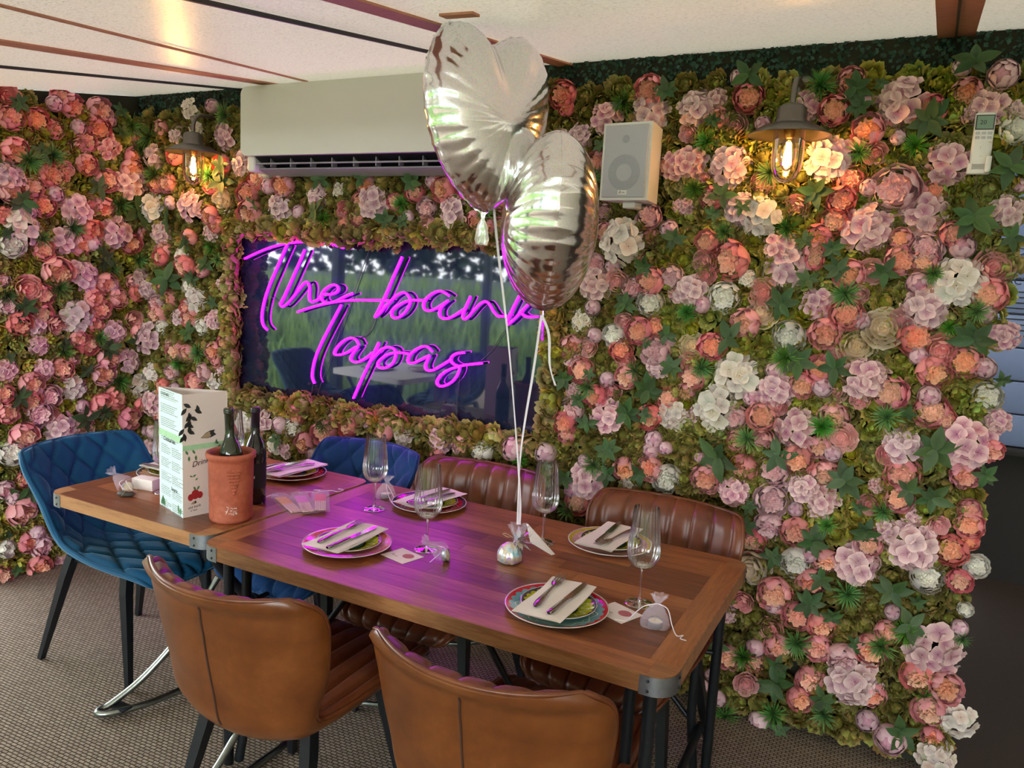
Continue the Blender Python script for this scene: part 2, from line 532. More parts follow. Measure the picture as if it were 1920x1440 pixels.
def obj(name, me, parent=None, loc=(0, 0, 0), rot=(0, 0, 0), scale=None):
    o = bpy.data.objects.new(name, me)
    COL.objects.link(o)
    o.location = loc; o.rotation_euler = rot
    if scale is not None: o.scale = scale
    if parent is not None: o.parent = parent
    return o
def tag(o, label=None, cat=None, group=None, kind=None):
    if label: o['label'] = label
    if cat: o['category'] = cat
    if group: o['group'] = group
    if kind: o['kind'] = kind
    return o
def empty(name, loc=(0, 0, 0), rotz=0.0):
    o = bpy.data.objects.new(name, None)
    o.empty_display_size = 0.05
    COL.objects.link(o)
    o.location = loc; o.rotation_euler = (0, 0, rotz)
    return o
def thing(name, label, cat, loc=(0, 0, 0), rotz=0.0, group=None):
    return tag(empty(name, loc, rotz), label, cat, group)
def copy_tree(o, parent=None):
    c = o.copy(); COL.objects.link(c)
    if parent is not None:
        c.parent = parent
    for ch in o.children: copy_tree(ch, c)
    return c
def spline(pts, n=6, closed=False):
    P = [np.array(p, float) for p in pts]
    out = []
    m = len(P)
    rng = range(m if closed else m - 1)
    for i in rng:
        if closed:
            p0, p1, p2, p3 = P[(i - 1) % m], P[i], P[(i + 1) % m], P[(i + 2) % m]
        else:
            p0, p1, p2, p3 = P[max(i - 1, 0)], P[i], P[i + 1], P[min(i + 2, m - 1)]
        for k in range(n):
            t = k / n
            out.append(tuple(0.5 * ((2 * p1) + (-p0 + p2) * t + (2 * p0 - 5 * p1 + 4 * p2 - p3) * t * t + (-p0 + 3 * p1 - 3 * p2 + p3) * t ** 3)))
    if not closed: out.append(tuple(P[-1]))
    return out
def rrect(w, d, r, n=5, cx=0, cy=0):
    out = []
    for qx, qy, a0 in ((1, 1, 0), (-1, 1, 90), (-1, -1, 180), (1, -1, 270)):
        for k in range(n + 1):
            a = math.radians(a0 + 90 * k / n)
            out.append((cx + qx * (w / 2 - r) + r * math.cos(a), cy + qy * (d / 2 - r) + r * math.sin(a)))
    return out
def text(body, size, mat, parent, loc, rot, shear=0.0, align='LEFT', name='lettering', ext=0.0002):
    cu = bpy.data.curves.new(name, 'FONT')
    cu.body = body; cu.size = size; cu.shear = shear; cu.align_x = align; cu.extrude = ext
    cu.resolution_u = 3
    cu.materials.append(M[mat])
    tmp = bpy.data.objects.new(name, cu)
    me = bpy.data.meshes.new_from_object(tmp)
    bpy.data.objects.remove(tmp)
    return obj(name, me, parent, loc, rot)

# ------------------------------------------------------------------ measured layout (mm on the walls: kind, across, height, size)
BACK_FLOWERS = """H-3669,2115,141 P-3604,2258,74 P-3561,1977,84 W-3688,1852,162 H-3388,1865,166 L-3529,1881,65 P-3240,1822,91 P-3202,1770,72 C-3158,1903,98 P-3390,1706,83 H-3259,1733,100 H-3620,1722,133 P-3608,1629,86 w-3444,1626,75 W-3384,2343,118 L-3232,2349,62 W-3359,2246,100 H-3145,2205,141 P-3164,2068,89 R-3158,2021,62 P-3239,1968,72 H-3036,2075,140 P-3505,2108,74 P-3644,1972,75 H-3504,2224,101 w-2881,2019,78 P-2928,1994,87 L-2846,1964,69 P-2754,1973,102 P-2981,1930,96 H-2555,1924,125 H-2776,1864,163 P-2962,1844,114 L-2663,1845,59 W-2439,1953,74 P-2535,2013,58 R-2552,1798,59 S-3523,1790,150 S-3390,1665,121 S-3133,2059,124 S-3133,1981,151 S-2503,1989,132 S-2521,1851,141 S-2915,1871,105 G-3674,2210,122 G-3109,2298,132 G-3636,2018,113 G-3227,2012,108 G-2488,1811,91 G-3208,1662,91 P-1318,2311,90 P-1303,2260,55 P-967,2313,92 H-1134,2218,128 H-967,2231,151 H-1239,2148,110 H-1322,2157,77 P-1151,2060,75 H-843,2044,117 P-904,2044,59 P-1218,2075,48 B-936,1857,80 L-853,1810,59 W-1034,1761,184 P-1109,1799,62 P-930,1785,60 H-830,1897,52 P-2265,1977,80 L-1913,1985,61 P-1843,1955,91 P-1734,1966,82 P-2293,1906,73 H-2213,1895,152 P-1993,1936,77 P-2096,1897,63 B-1926,1876,77 L-2026,1832,55 R-1913,1801,77 H-1799,1863,144 P-1687,1832,82 P-1644,1901,67 P-1621,1800,67 R-2384,1862,65 P-2301,1819,57 P-1563,1809,59 P-1577,1909,66 B-1122,1873,62 P-2064,1820,47 P-2393,1801,49 G-1056,2266,100 G-2048,1889,86 G-1624,1851,74 G-1168,1994,96 S-898,2297,110 S-2266,1997,104 S-1995,1981,116 S-2122,1819,119 S-2035,1813,78 S-1080,2261,60 S-1140,2113,75 S-826,1775,99 P-613,2268,87 L-650,2332,56 P-709,2205,70 R-644,2176,63 H-795,2242,141 R-814,2156,52 H-727,2264,95 H-798,2050,123 H-656,2036,152 P-534,1986,68 P-703,1930,71 H-604,1888,126 W-534,1864,150 R-738,1999,39 H-424,2227,114 L-559,2179,49 P-327,2214,83 P-287,2305,76 L-247,2236,58 P-288,2260,47 P-213,2142,87 H-131,2231,166 P-42,2205,79 R-160,2168,46 L-126,2120,46 R-192,2077,58 H-326,2056,161 P-256,1992,83 L-198,1963,53 B-107,1957,127 P-276,1925,78 P-288,1857,84 R-413,1900,67 H-189,1830,166 P-330,1800,79 P-345,1754,61 H-452,1762,124 P-621,1737,89 H23,2035,146 P-11,1944,68 H-22,1891,149 P64,1820,68 P-79,1804,58 L94,1776,68 B-6,1773,86 P-83,1764,58 H200,1889,110 P50,2260,77 L27,2325,50 L144,2296,76 H113,2209,126 B77,2190,72 H190,2190,76 w188,2133,76 P218,2038,33 L226,1974,38 P-707,1772,71 H-797,1898,72 P-716,1727,52 G-376,2288,101 G-736,2117,89 G-769,1955,78 G-235,2072,82 G-74,2091,86 G-434,1824,86 G-646,1806,77 G-512,2010,99 S-608,2335,136 S-263,2276,123 S-245,2214,105 S-42,2167,147 S-720,2190,76 S-664,1931,121 S-690,1868,71 S-354,1945,121 S-592,1894,76 S-372,1783,80 S-284,1762,91 S60,2333,143 S189,2017,142 S112,1865,151 S224,1814,93 S-194,2284,52 H-3725,1414,116 P-3611,1445,57 H-3731,1150,196 W-3705,965,118 H-3694,787,158 P-3606,897,78 L-3507,894,68 P-3362,950,85 B-3541,983,77 B-3288,1011,84 W-3229,961,121 H-3183,1023,74 R-3209,1076,65 P-3229,1130,84 P-3415,1107,76 P-3512,1093,96 R-3560,1137,58 w-3622,1223,68 P-3656,1288,97 H-3502,1276,105 W-3366,1380,150 P-3393,1285,85 w-3314,1253,75 H-3228,1288,111 P-3420,1339,75 B-3655,1351,87 P-3556,1386,76 P-3431,1562,103 H-3170,1475,100 P-3292,1546,74 P-3609,1596,76 w-3458,1598,75 L-3151,1340,55 P-3158,1183,64 w-3405,1452,75 H-3744,526,120 H-2868,811,126 L-2748,810,80 w-2678,802,88 P-2590,743,88 P-2473,805,112 P-2417,752,77 P-2656,877,88 W-2794,693,99 H-2723,677,98 L-2549,687,61 R-2431,890,51 P-2904,732,55 P-2854,638,54 G-3314,1108,103 G-3464,1040,96 G-2463,841,95 G-3170,1601,73 S-3527,1473,209 S-3374,1211,141 S-3247,1571,119 S-3352,1501,102 S-3196,1382,92 S-2753,727,98 P-905,1616,87 w-906,1539,88 H-1130,1593,139 L-1135,1506,56 R-1043,1612,69 B-984,1588,75 B-828,1644,80 H-803,1579,86 W-1179,1443,106 B-1136,1676,62 L-1069,1665,55 P-957,1691,54 w-1038,1406,76 P-1219,1347,86 R-1138,1348,63 R-1003,1464,55 P-935,1429,89 P-880,1447,68 P-1008,1346,76 B-859,1354,101 L-821,1405,54 R-987,1310,62 L-1116,1399,56 P-1162,1252,85 L-1058,1232,56 H-1207,1291,79 P-971,1252,76 R-1039,1184,63 P-1097,1159,78 H-854,1300,102 B-1185,1090,86 H-1046,1080,155 P-812,1181,75 P-873,1104,82 W-783,1123,129 P-1220,1034,80 P-1208,984,65 L-1299,895,81 P-957,888,84 L-851,1016,62 L-855,973,62 L-797,996,48 P-845,904,83 w-790,878,96 W-936,816,84 H-1102,808,166 P-1138,712,87 L-1169,759,58 L-1131,885,43 H-1198,1161,72 P-1702,875,78 H-1822,868,127 W-2005,857,114 P-2110,867,90 P-2317,854,93 w-1593,848,92 L-1439,888,90 P-1828,802,56 H-2218,893,83 P-1406,889,45 H-1728,843,55 G-1077,886,100 G-1123,1192,85 G-937,1277,76 G-1404,855,82 G-1178,674,88 S-993,1527,103 S-927,1672,101 S-823,1425,94 S-897,1391,54 S-1225,1216,108 S-1157,1137,93 S-875,1215,164 S-792,1306,114 S-953,1114,139 S-880,1110,76 S-1021,954,120 S-1112,1049,100 S-1014,853,113 S-883,883,104 S-1196,807,109 S-1119,1243,78 S-1271,847,52 P-612,1706,109 R-711,1702,65 H-427,1696,161 P-342,1718,55 w-632,1584,97 H-757,1595,125 R-703,1650,52 L-706,1540,59 R-490,1599,82 C-496,1536,95 P-541,1494,89 W-556,1646,64 P-222,1682,84 R-160,1694,65 P-79,1730,82 P-4,1736,69 L-19,1666,64 P26,1629,86 H12,1579,145 W97,1670,159 R179,1716,89 P188,1642,89 L182,1580,51 H-318,1573,123 R-184,1616,48 P-218,1544,91 L-169,1527,54 w-394,1459,94 P-279,1482,92 C-101,1503,101 C-181,1442,97 R-52,1542,53 P-8,1484,99 R77,1460,81 L9,1430,53 P147,1424,86 L203,1410,62 P55,1385,87 H238,1512,100 C-731,1383,79 P-663,1396,85 R-740,1332,53 P-715,1278,86 R-236,1396,55 P-285,1348,80 L-426,1333,63 W-560,1298,168 H-425,1262,140 W-626,1171,171 P-332,1295,75 L-270,1287,62 R-223,1283,67 H-136,1334,151 P-50,1295,95 R-145,1265,48 L60,1303,64 P71,1251,93 P114,1233,58 w219,1317,79 L-503,1227,58 P-458,1161,90 B-546,1149,78 R-402,1210,51 H-339,1132,164 P-223,1196,86 R-439,1091,64 P-257,1087,69 R-189,1125,80 L-209,1066,56 P-323,1031,88 P-531,1064,72 H2,1121,143 R-43,1089,54 H179,1160,167 H258,1242,85 P249,1153,63 P13,1030,96 P186,1060,75 P-634,905,94 P-500,969,85 B-393,974,96 L-664,975,40 H-532,868,119 B-398,866,103 H-295,932,126 H-225,893,125 P-230,995,81 P12,944,78 R-78,908,55 P220,947,58 L-310,844,51 H-63,974,55 P-743,1217,60 H-715,1125,80 G-228,1613,102 G-685,1314,86 G-395,1380,107 G-497,1076,91 G-57,1216,96 G-253,1157,93 G157,1584,79 G-756,1510,79 G-32,898,73 G24,1695,69 G89,1528,63 S-426,1572,137 S-259,1692,103 S-117,1693,112 S-592,1432,168 S-352,1372,150 S-230,1366,134 S162,1500,159 S-590,1001,192 S-384,1034,147 S96,1129,164 S-159,982,154 S104,973,130 S34,985,107 S245,1071,92 S4,1242,71 S250,1378,67 S-104,896,74 S-352,1651,92 S-464,827,72 B-395,773,91 P-302,769,89 P-448,701,79 C-452,607,119 w-291,664,96 L-248,691,57 P-191,687,76 H-93,687,167 P-62,771,74 H67,793,180 H-13,826,91 P185,800,88 P226,900,75 P233,841,52 w119,689,90 w258,762,64 H56,890,72 P-236,600,83 P-348,525,104 R-454,464,60 H-513,392,81 P-266,454,90 P-184,445,83 R-350,383,66 L-346,467,59 P-324,320,85 P22,474,68 L36,546,49 P-181,361,83 P-21,397,93 B-102,353,95 L-392,297,60 P-400,238,67 P-492,233,81 R-417,147,67 P-197,226,90 H-58,265,183 H166,450,198 P135,351,91 P218,331,90 P180,247,91 P-226,150,78 P3,237,75 L-550,135,41 L-512,59,62 L-567,93,41 L3,132,69 L86,103,93 W268,221,126 W222,71,122 L-352,16,67 w-327,-4,47 P207,151,61 w-522,699,53 P219,709,65 w246,611,41 L239,547,47 R131,881,53 H-237,838,82 G-110,584,100 G85,498,91 G-254,364,104 G16,427,93 G-434,257,94 G-477,4,109 G-305,68,99 G-137,123,90 G164,288,67 G-199,813,69 G247,518,53 S-469,751,98 S-239,746,139 S-365,664,104 S-196,616,114 S26,631,134 S-228,521,128 S-147,495,88 S93,526,145 S-537,285,109 S-312,264,92 S-306,196,151 S-144,183,122 S104,143,154 S-73,820,110 S-275,21,86 S110,614,72 S-63,418,75"""
LEFT_FLOWERS = """R2191,2283,89 P2196,2191,98 P2322,2210,92 L2406,2301,68 P2443,2333,77 P2495,2309,96 P2402,2180,77 P2631,2311,108 L2695,2278,64 P2638,2230,99 L2524,2210,70 P2206,2058,107 R2531,2121,79 P2574,2145,80 P2561,2044,89 H2690,2138,155 P2817,2112,85 P2805,2046,103 P2671,1970,101 H2793,1967,179 P2861,2201,85 H2185,1932,148 P2382,1965,103 R2449,1990,70 P2290,1892,84 L2397,1874,78 P2338,1809,94 H2499,1807,169 P2653,1839,92 R2584,1837,81 P2183,1867,90 L2269,1782,59 W2233,1709,193 P2154,1752,66 w2181,1612,100 H2430,1654,167 H2720,1708,178 P2571,1716,90 P2522,1642,99 L2584,1645,73 P2331,1598,86 P2808,1657,95 P2896,1719,78 S2222,2262,114 S2312,2050,118 S2742,2226,92 S2823,2158,94 S2606,1932,136 S2619,2039,81 S2221,1823,133 S2612,1601,101 S2817,1826,209 S2151,1671,74 S2734,2331,101 G2261,2010,125 G2376,2047,128 G2799,2263,121 G2724,1854,130 G2459,1717,124 G2855,2154,95 G2315,1656,86 P2389,1505,123 H2531,1482,172 P2648,1451,93 L2693,1433,66 P2577,1369,92 P2718,1368,95 P2619,1308,93 P2583,1235,83 R2239,1414,102 P2315,1392,86 B2134,1451,66 B2149,1327,75 P2320,1297,87 P2196,1258,101 H2292,1238,112 W2487,1275,181 R2380,1243,79 H2297,1142,113 H2698,1184,142 H2864,1468,146 R2804,1458,67 P2835,1391,78 R2805,1256,77 P2837,1187,88 H2779,1024,145 P2653,1044,104 P2621,961,103 P2489,1166,73 P2546,1126,92 P2405,1018,98 R2462,1050,54 H2306,1018,114 P2243,962,95 L2276,915,61 B2337,885,97 P2244,875,87 P2121,920,76 H2133,1025,126 P2125,829,85 B2285,807,114 H2391,709,172 R2338,781,71 P2504,701,93 P2607,810,113 P2690,828,105 P2525,750,84 P2762,705,108 P2851,773,79 W2462,912,137 W2853,878,158 L2503,814,65 P2195,710,112 w2138,628,103 P2204,485,70 B2098,460,77 L2133,407,69 P2165,346,122 L2883,621,60 G2386,1418,123 G2675,1521,112 G2828,1573,106 G2399,1108,107 G2702,924,125 G2596,1160,84 G2140,1385,91 S2219,1334,127 S2188,1280,84 S2626,1566,147 S2798,1140,116 S2169,901,136 S2496,749,184 S2634,1102,141 S2404,1144,89 S2513,999,110 S2605,762,113 S2150,412,138 S2210,407,114 S2136,1093,75 w2098,157,78 L2246,205,71 P2201,163,88 B2270,123,99 P2253,25,99 H2377,4,111 P2085,26,78 S2093,239,60 S2128,48,70 S2211,-27,98"""
NEON = """-3029,1612 -2954,1641 -2865,1671 -2766,1694 -2665,1706 -2554,1709 -2484,1705 -2399,1688
-2749,1690 -2783,1631 -2822,1560 -2863,1484 -2892,1416 -2909,1349 -2909,1309 -2896,1283 -2872,1267
-2636,1671 -2668,1610 -2718,1519 -2768,1433 -2788,1402 -2773,1390 -2745,1405 -2705,1442 -2661,1488 -2633,1515 -2613,1516 -2602,1491 -2604,1457 -2601,1436 -2587,1426 -2559,1435 -2532,1453
-2521,1467 -2467,1470 -2433,1485 -2428,1506 -2452,1515 -2490,1502 -2522,1475 -2529,1449 -2515,1433 -2482,1429 -2440,1440 -2387,1465 -2340,1482
-2675,1371 -2603,1395 -2520,1418 -2439,1436 -2360,1448 -2282,1455 -2181,1460 -2131,1463
-2068,1661 -2105,1585 -2143,1505 -2177,1439 -2207,1386 -2201,1387 -2181,1403 -2151,1437 -2131,1453 -2101,1482 -2061,1503 -2036,1499 -2017,1475 -2024,1442 -2052,1407 -2087,1387 -2113,1394 -2114,1419 -2084,1442 -2049,1461 -2009,1472 -1946,1476
-1812,1505 -1841,1519 -1870,1521 -1903,1507 -1931,1485 -1945,1460 -1939,1440 -1914,1433 -1881,1444 -1843,1467 -1816,1485
-1816,1485 -1843,1463 -1859,1437 -1855,1413 -1831,1405 -1802,1411 -1766,1432 -1739,1450
-1705,1510 -1721,1475 -1738,1438 -1739,1418 -1727,1411 -1709,1425 -1679,1459 -1649,1486 -1626,1492 -1608,1479 -1588,1453 -1565,1436 -1525,1439
-1413,1636 -1453,1562 -1478,1515 -1505,1460 -1522,1420 -1521,1406 -1506,1413 -1469,1451 -1437,1487 -1405,1516
-1461,1459 -1439,1445 -1409,1444 -1380,1448
-2407,1424 -2478,1308 -2524,1230 -2557,1162 -2573,1106 -2576,1062 -2561,1033
-2296,1246 -2317,1270 -2356,1271 -2402,1246 -2435,1211 -2441,1189 -2414,1187 -2367,1202 -2322,1230 -2303,1237
-2303,1237 -2328,1206 -2344,1178 -2327,1164 -2294,1167 -2256,1187 -2218,1217
-2182,1267 -2211,1212 -2241,1152 -2284,1068 -2321,990
-2229,1174 -2198,1208 -2162,1240 -2124,1251 -2093,1244 -2086,1215 -2103,1177 -2140,1155 -2177,1154 -2185,1174 -2154,1203 -2117,1222 -2068,1232 -2013,1232
-1888,1254 -1913,1272 -1942,1271 -1983,1250 -2012,1222 -2017,1196 -1993,1191 -1957,1207 -1917,1229 -1902,1235
-1902,1235 -1916,1207 -1923,1181 -1908,1168 -1879,1173 -1839,1197 -1794,1227
-1723,1266 -1756,1260 -1784,1245 -1791,1225 -1776,1211 -1747,1200 -1751,1170 -1773,1138 -1806,1114 -1840,1105 -1859,1118 -1848,1144 -1815,1173 -1770,1195 -1714,1213 -1632,1229"""
WIRES = """-2257,1706 -2347,1490 -2447,1243 -2499,1122
-2877,1437 -2812,1404
-2220,1388 -2244,1324 -2278,1288 -2330,1271
-1522,1404 -1559,1349 -1600,1286 -1648,1238
-1756,1188 -1753,1134 -1762,1034 -1751,920
-2461,1192 -2457,1171 -2480,1163 -2559,974
-2585,1029 -2598,969"""

# ------------------------------------------------------------------ the setting
def struct(name, mb, mats, parent=None, loc=(0, 0, 0)):
    o = mb.build(name, mats, parent, loc)
    if parent is None: o['kind'] = 'structure'
    return o
CEIL_S = 0.158
def ceil_z(y): return 2.44 + CEIL_S * (y - 2.9) if y > 1.0 else 2.44 + CEIL_S * (1.0 - 2.9)

mb = MB(); mb.box((-1.6, 0.9, -0.05), (7.4, 9.0, 0.1))
floor = struct('floor', mb, 'carpet')

mb = MB()
ys = [2.97, 2.9, 2.5, 2.0, 1.5, 1.1, 1.0, 0.9, 0.0, -1.5, -3.5]
xs = [-5.3, -4, -3, -2, -1, 0, 0.9, 2.0]
mb.grid([[(x, y, ceil_z(y)) for x in xs] for y in ys], 0, True)
ceiling = struct('ceiling', mb, 'ceiling')
def ceil_strip(p0, p1, w, mat, name, dz=0.004, th=0.006):
    (x0, y0), (x1, y1) = p0, p1
    n = Vector((-(y1 - y0), x1 - x0, 0)).normalized() * (w / 2)
    mb = MB()
    a = [(x0 + n.x, y0 + n.y), (x0 - n.x, y0 - n.y), (x1 - n.x, y1 - n.y), (x1 + n.x, y1 + n.y)]
    vs = [(x, y, ceil_z(y) - dz) for x, y in a] + [(x, y, ceil_z(y) - dz - th) for x, y in a]
    mb.add(vs, [(0, 1, 2, 3), (7, 6, 5, 4), (0, 4, 5, 1), (1, 5, 6, 2), (2, 6, 7, 3), (3, 7, 4, 0)], 0, False)
    return mb.build(name, mat, ceiling)
ceil_strip((-1.84, 1.05), (-2.56, 2.80), 0.010, 'brown_tape', 'timber_strip')
ceil_strip((-2.30, 1.05), (-2.79, 2.84), 0.068, 'brown_tape', 'timber_strip')
ceil_strip((-1.16, 1.05), (-1.345, 2.93), 0.066, 'brown_tape', 'timber_strip')
ceil_strip((-0.002, 1.05), (0.0, 2.93), 0.105, 'brown_tape', 'timber_strip')
ceil_strip((-1.131, 1.715), (-1.045, 1.732), 0.052, 'brown_tape', 'timber_patch')
ceil_strip((-2.93, 1.4), (-3.08, 2.92), 0.010, 'black_cable', 'cable', 0.004, 0.01)
ceil_strip((-1.43, 1.05), (-1.58, 2.80), 0.010, 'black_cable', 'cable', 0.004, 0.01)
ceil_strip((-0.004, 1.05), (0.0, 2.93), 0.007, 'black_cable', 'cable', 0.012, 0.008)

M['shaded_carpet'] = plain('passage_shade_carpet', srgb(58, 44, 34), 0.95, nscale=220, noise_amt=0.4, bump=0.6)  # the floor carpet again, with the passage shade put into its colour
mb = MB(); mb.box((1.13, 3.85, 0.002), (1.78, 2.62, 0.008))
struct('floor_passage_shade', mb, 'shaded_carpet')  # thin slab over the floor carrying that painted shade
WALL_Y, LEFT_X = 2.93, -3.85
mb = MB(); mb.box((-1.875, WALL_Y + 0.06, 1.25), (4.15, 0.12, 2.5))
wall_back = struct('wall_back', mb, 'wall_board')
tag(wall_back, 'artificial flower wall of pink peonies and hydrangeas behind the tables')
mb = MB()
_vs = [(x, y, z) for x in (LEFT_X - .12, LEFT_X) for y, z in ((2.02, 0), (2.95, 0), (2.95, ceil_z(2.95) - .004), (2.02, ceil_z(2.02) - .004))]
mb.add(_vs, [(0, 1, 2, 3), (7, 6, 5, 4), (0, 4, 5, 1), (1, 5, 6, 2), (2, 6, 7, 3), (3, 7, 4, 0)], 0, False)
wall_left = struct('wall_left', mb, 'wall_board')
tag(wall_left, 'shorter artificial flower wall in the left corner')

# passage beyond the end of the flower wall
M['blue_board'] = plain('pale_blue_painted_board', srgb(126, 142, 176), 0.6, nscale=20, noise_amt=0.05)
mb = MB(); mb.box((1.1, 5.2, 1.25), (2.0, 0.1, 2.5))
wall_rear = struct('wall_rear', mb, 'trim_dark')
for k in range(9):
    z0 = 0.80 + k * 0.185
    m2 = MB(); m2.box((1.1, 5.13, z0 + 0.09), (2.0, 0.03, 0.178), bev=0.006)
    m2.build('board', 'blue_board', wall_rear)
m2 = MB(); m2.box((1.1, 5.11, 0.775), (2.0, 0.09, 0.04), bev=0.004); m2.build('ledge', 'trim_dark', wall_rear)
for zt, st in ((1.86, 'TDOOR'), (1.70, 'ACT US')):
    text(st, 0.055, 'ink', wall_rear, (0.40, 5.112, zt), (PI / 2, 0, 0))
for k in range(9):
    m2 = MB(); m2.box((0.62, 5.114, 1.66 - k * 0.03), (0.46, 0.002, 0.006)); m2.build('print_line', 'ink', wall_rear)
mb = MB(); mb.box((2.08, -0.3, 1.25), (0.12, 6.4, 2.5))
wall_right_bounce = struct('wall_right_bounce', mb, 'cream_paint')  # unseen wall added to shape the light, cream to bounce it back
mb = MB(); mb.box((2.08, 4.05, 1.25), (0.12, 2.3, 2.5))
struct('wall_passage_block', mb, 'trim_dark')  # unseen dark stretch added to block light
mb = MB(); mb.box((1.1, 4.06, 2.53), (1.9, 2.2, 0.06))
struct('ceiling_passage', mb, 'trim_dark')
mb = MB(); mb.box((-0.06, 4.12, 1.25), (0.12, 2.14, 2.5))
struct('wall_passage_left', mb, 'trim_dark')

# posts along the open garden side
k = 1
for (x, y) in ((-5.2, 1.9), (-5.2, -0.35), (-5.2, -3.4), (-2.4, -3.4), (0.2, -3.4), (1.95, -3.4)):
    mb = MB(); mb.box((x, y, 1.06), (0.1, 0.1, 2.12), bev=0.008)
    struct('trim_%d' % k, mb, 'post'); k += 1

# ------------------------------------------------------------------ flowers (each kind modelled once, unit radius, facing +Z)
def sph_petal(mb, c, R, phi, wphi, t0, t1, cin, cout, mi=0, nu=5, nv=5, ruf=0.0, flare=0.0, rr=rnd, tip=0.55):
    """petal lying on a sphere of radius R round c; t = angle from the lower pole"""
    P, C = [], []
    ph1, ph2 = rr.uniform(0, 6.28), rr.uniform(0, 6.28)
    for j in range(nv):
        v = j / (nv - 1)
        t = t0 + (t1 - t0) * v
        sh = math.sqrt(max(0.0, math.sin(PI * (0.16 + 0.84 * min(1, 0.5 + (v - 0.5) * 1.0)) * 0.995))) if v > 0.5 else (0.45 + 0.55 * math.sin(PI * v))
        if v > 0.5: sh = 0.3 + 0.7 * math.cos((v - 0.5) * 2 * PI / 2 * tip * 1.5)
        row = []
        for i in range(nu):
            u = i / (nu - 1) * 2 - 1
            tt = t - (u * u) * (t1 - t0) * 0.22 * v
            st = max(0.3, math.sin(max(0.25, min(tt, 2.7))))
            p = phi + u * wphi * sh / st
            r = R * (1 + flare * v * v + ruf * math.sin(u * 5 + ph1 + v * 3) * v + ruf * 0.6 * math.sin(u * 9 + ph2) * v)
            row.append((c[0] + r * math.sin(tt) * math.cos(p), c[1] + r * math.sin(tt) * math.sin(p), c[2] - r * math.cos(tt)))
            e = min(1, v * 0.9 + 0.25 * abs(u) * v)
            C.append(tuple(cin[q] * (1 - e) + cout[q] * e for q in range(3)))
        P.append(row)
    mb.grid(P, mi, True, C)

def dome(mb, R, zc, hz, c1, c2, crinkle=0.0, n=30, m=9, seed=0, tmax=1.5):
    r_ = random.Random(seed); ph = [r_.uniform(0, 6.28) for _ in range(6)]
    P, C = [], []
    for j in range(m):
        t = tmax * (1 - j / (m - 1)) + 1e-3
        row = []
        for i in range(n):
            a = 2 * PI * i / n
            w = math.sin(a * 5 + ph[0] + 4 * math.sin(t * 5 + ph[1])) * 0.5 + math.sin(a * 8 + ph[2] + t * 9) * 0.3 + math.sin(t * 17 + a * 3 + ph[3]) * 0.4
            r = R * (1 + crinkle * w)
            row.append((r * math.sin(t) * math.cos(a), r * math.sin(t) * math.sin(a), zc + hz * math.cos(t) * (1 + crinkle * w)))
            e = max(0.0, min(1.0, 0.5 + 0.5 * w))
            C.append(tuple(c1[q] * (1 - e) + c2[q] * e for q in range(3)))
        P.append(row)
    mb.grid(P, 0, True, C, True)
def cup_flower(seed, cin, cout, opening, nlay=3, big=1.0):
    r_ = random.Random(seed)
    mb = MB()
    for lay in range(nlay):
        n = 5 + (lay == 0)
        R = big * (1.0 - 0.09 * lay)
        off = r_.uniform(0, 6)
        for k in range(n):
            sph_petal(mb, (0, 0, 0.45), R * r_.uniform(0.96, 1.04), off + 2 * PI * k / n + r_.uniform(-.15, .15), 0.78, 0.35,
                      opening[lay] * r_.uniform(0.93, 1.05), cin, cout, 0, 6, 6, 0.03, 0.10 if lay == 0 else 0.02, r_)
    return mb
def frill(seed, c1, c2, n=18, spread=0.48, z=0.45, R=0.34):
    """crinkled inner petals standing close together under a dome"""
    r_ = random.Random(seed)
    mb = MB()
    dome(mb, 0.66, 0.36, 0.46, c1, c2, 0.10, 30, 9, seed)
    for k in range(n):
        a = k * 2.39996
        rad = spread * math.sqrt((k + 0.3) / n)
        top = 1.0 - 0.42 * rad * rad + r_.uniform(-.05, .06)
        face = a + r_.uniform(-.8, .8)
        w = r_.uniform(0.16, 0.24); ph = r_.uniform(0, 6)
        P, C = [], []
        for j in range(4):
            v = j / 3
            row = []
            for i in range(7):
                u = i / 3 - 1
                cur = 0.14 * u * u + 0.05 * math.sin(u * 7 + ph) * v
                x = rad + 0.30 * v * v * (0.35 + rad) - cur
                y = u * w * (0.55 + 0.45 * v)
                row.append((x, y, z + (top - z) * v - 0.06 * u * u * v + 0.03 * math.sin(u * 9 + ph) * v))
                C.append(tuple(c1[q] * (1 - v) + c2[q] * v for q in range(3)))
            P.append(row)
        T = Matrix.Rotation(a, 4, 'Z') @ Matrix.Translation((rad, 0, 0)) @ Matrix.Rotation(face - a, 4, 'Z') @ Matrix.Translation((-rad, 0, 0))
        mb.grid(P, 0, True, C, False, T)
    return mb
CORAL_I, CORAL_O = srgb(250, 184, 172), srgb(247, 150, 156)
PK_I, PK_O = srgb(243, 124, 146), srgb(252, 182, 188)
OR_I, OR_O = srgb(248, 154, 132), srgb(255, 204, 176)
BL_I, BL_O = srgb(222, 160, 176), srgb(236, 204, 208)
LV_I, LV_O = srgb(218, 164, 184), srgb(238, 206, 214)
WT_I, WT_O = srgb(232, 232, 212), srgb(248, 246, 240)
CR_I, CR_O = srgb(238, 208, 164), srgb(252, 240, 214)
RS_I, RS_O = srgb(232, 140, 146), srgb(250, 196, 192)

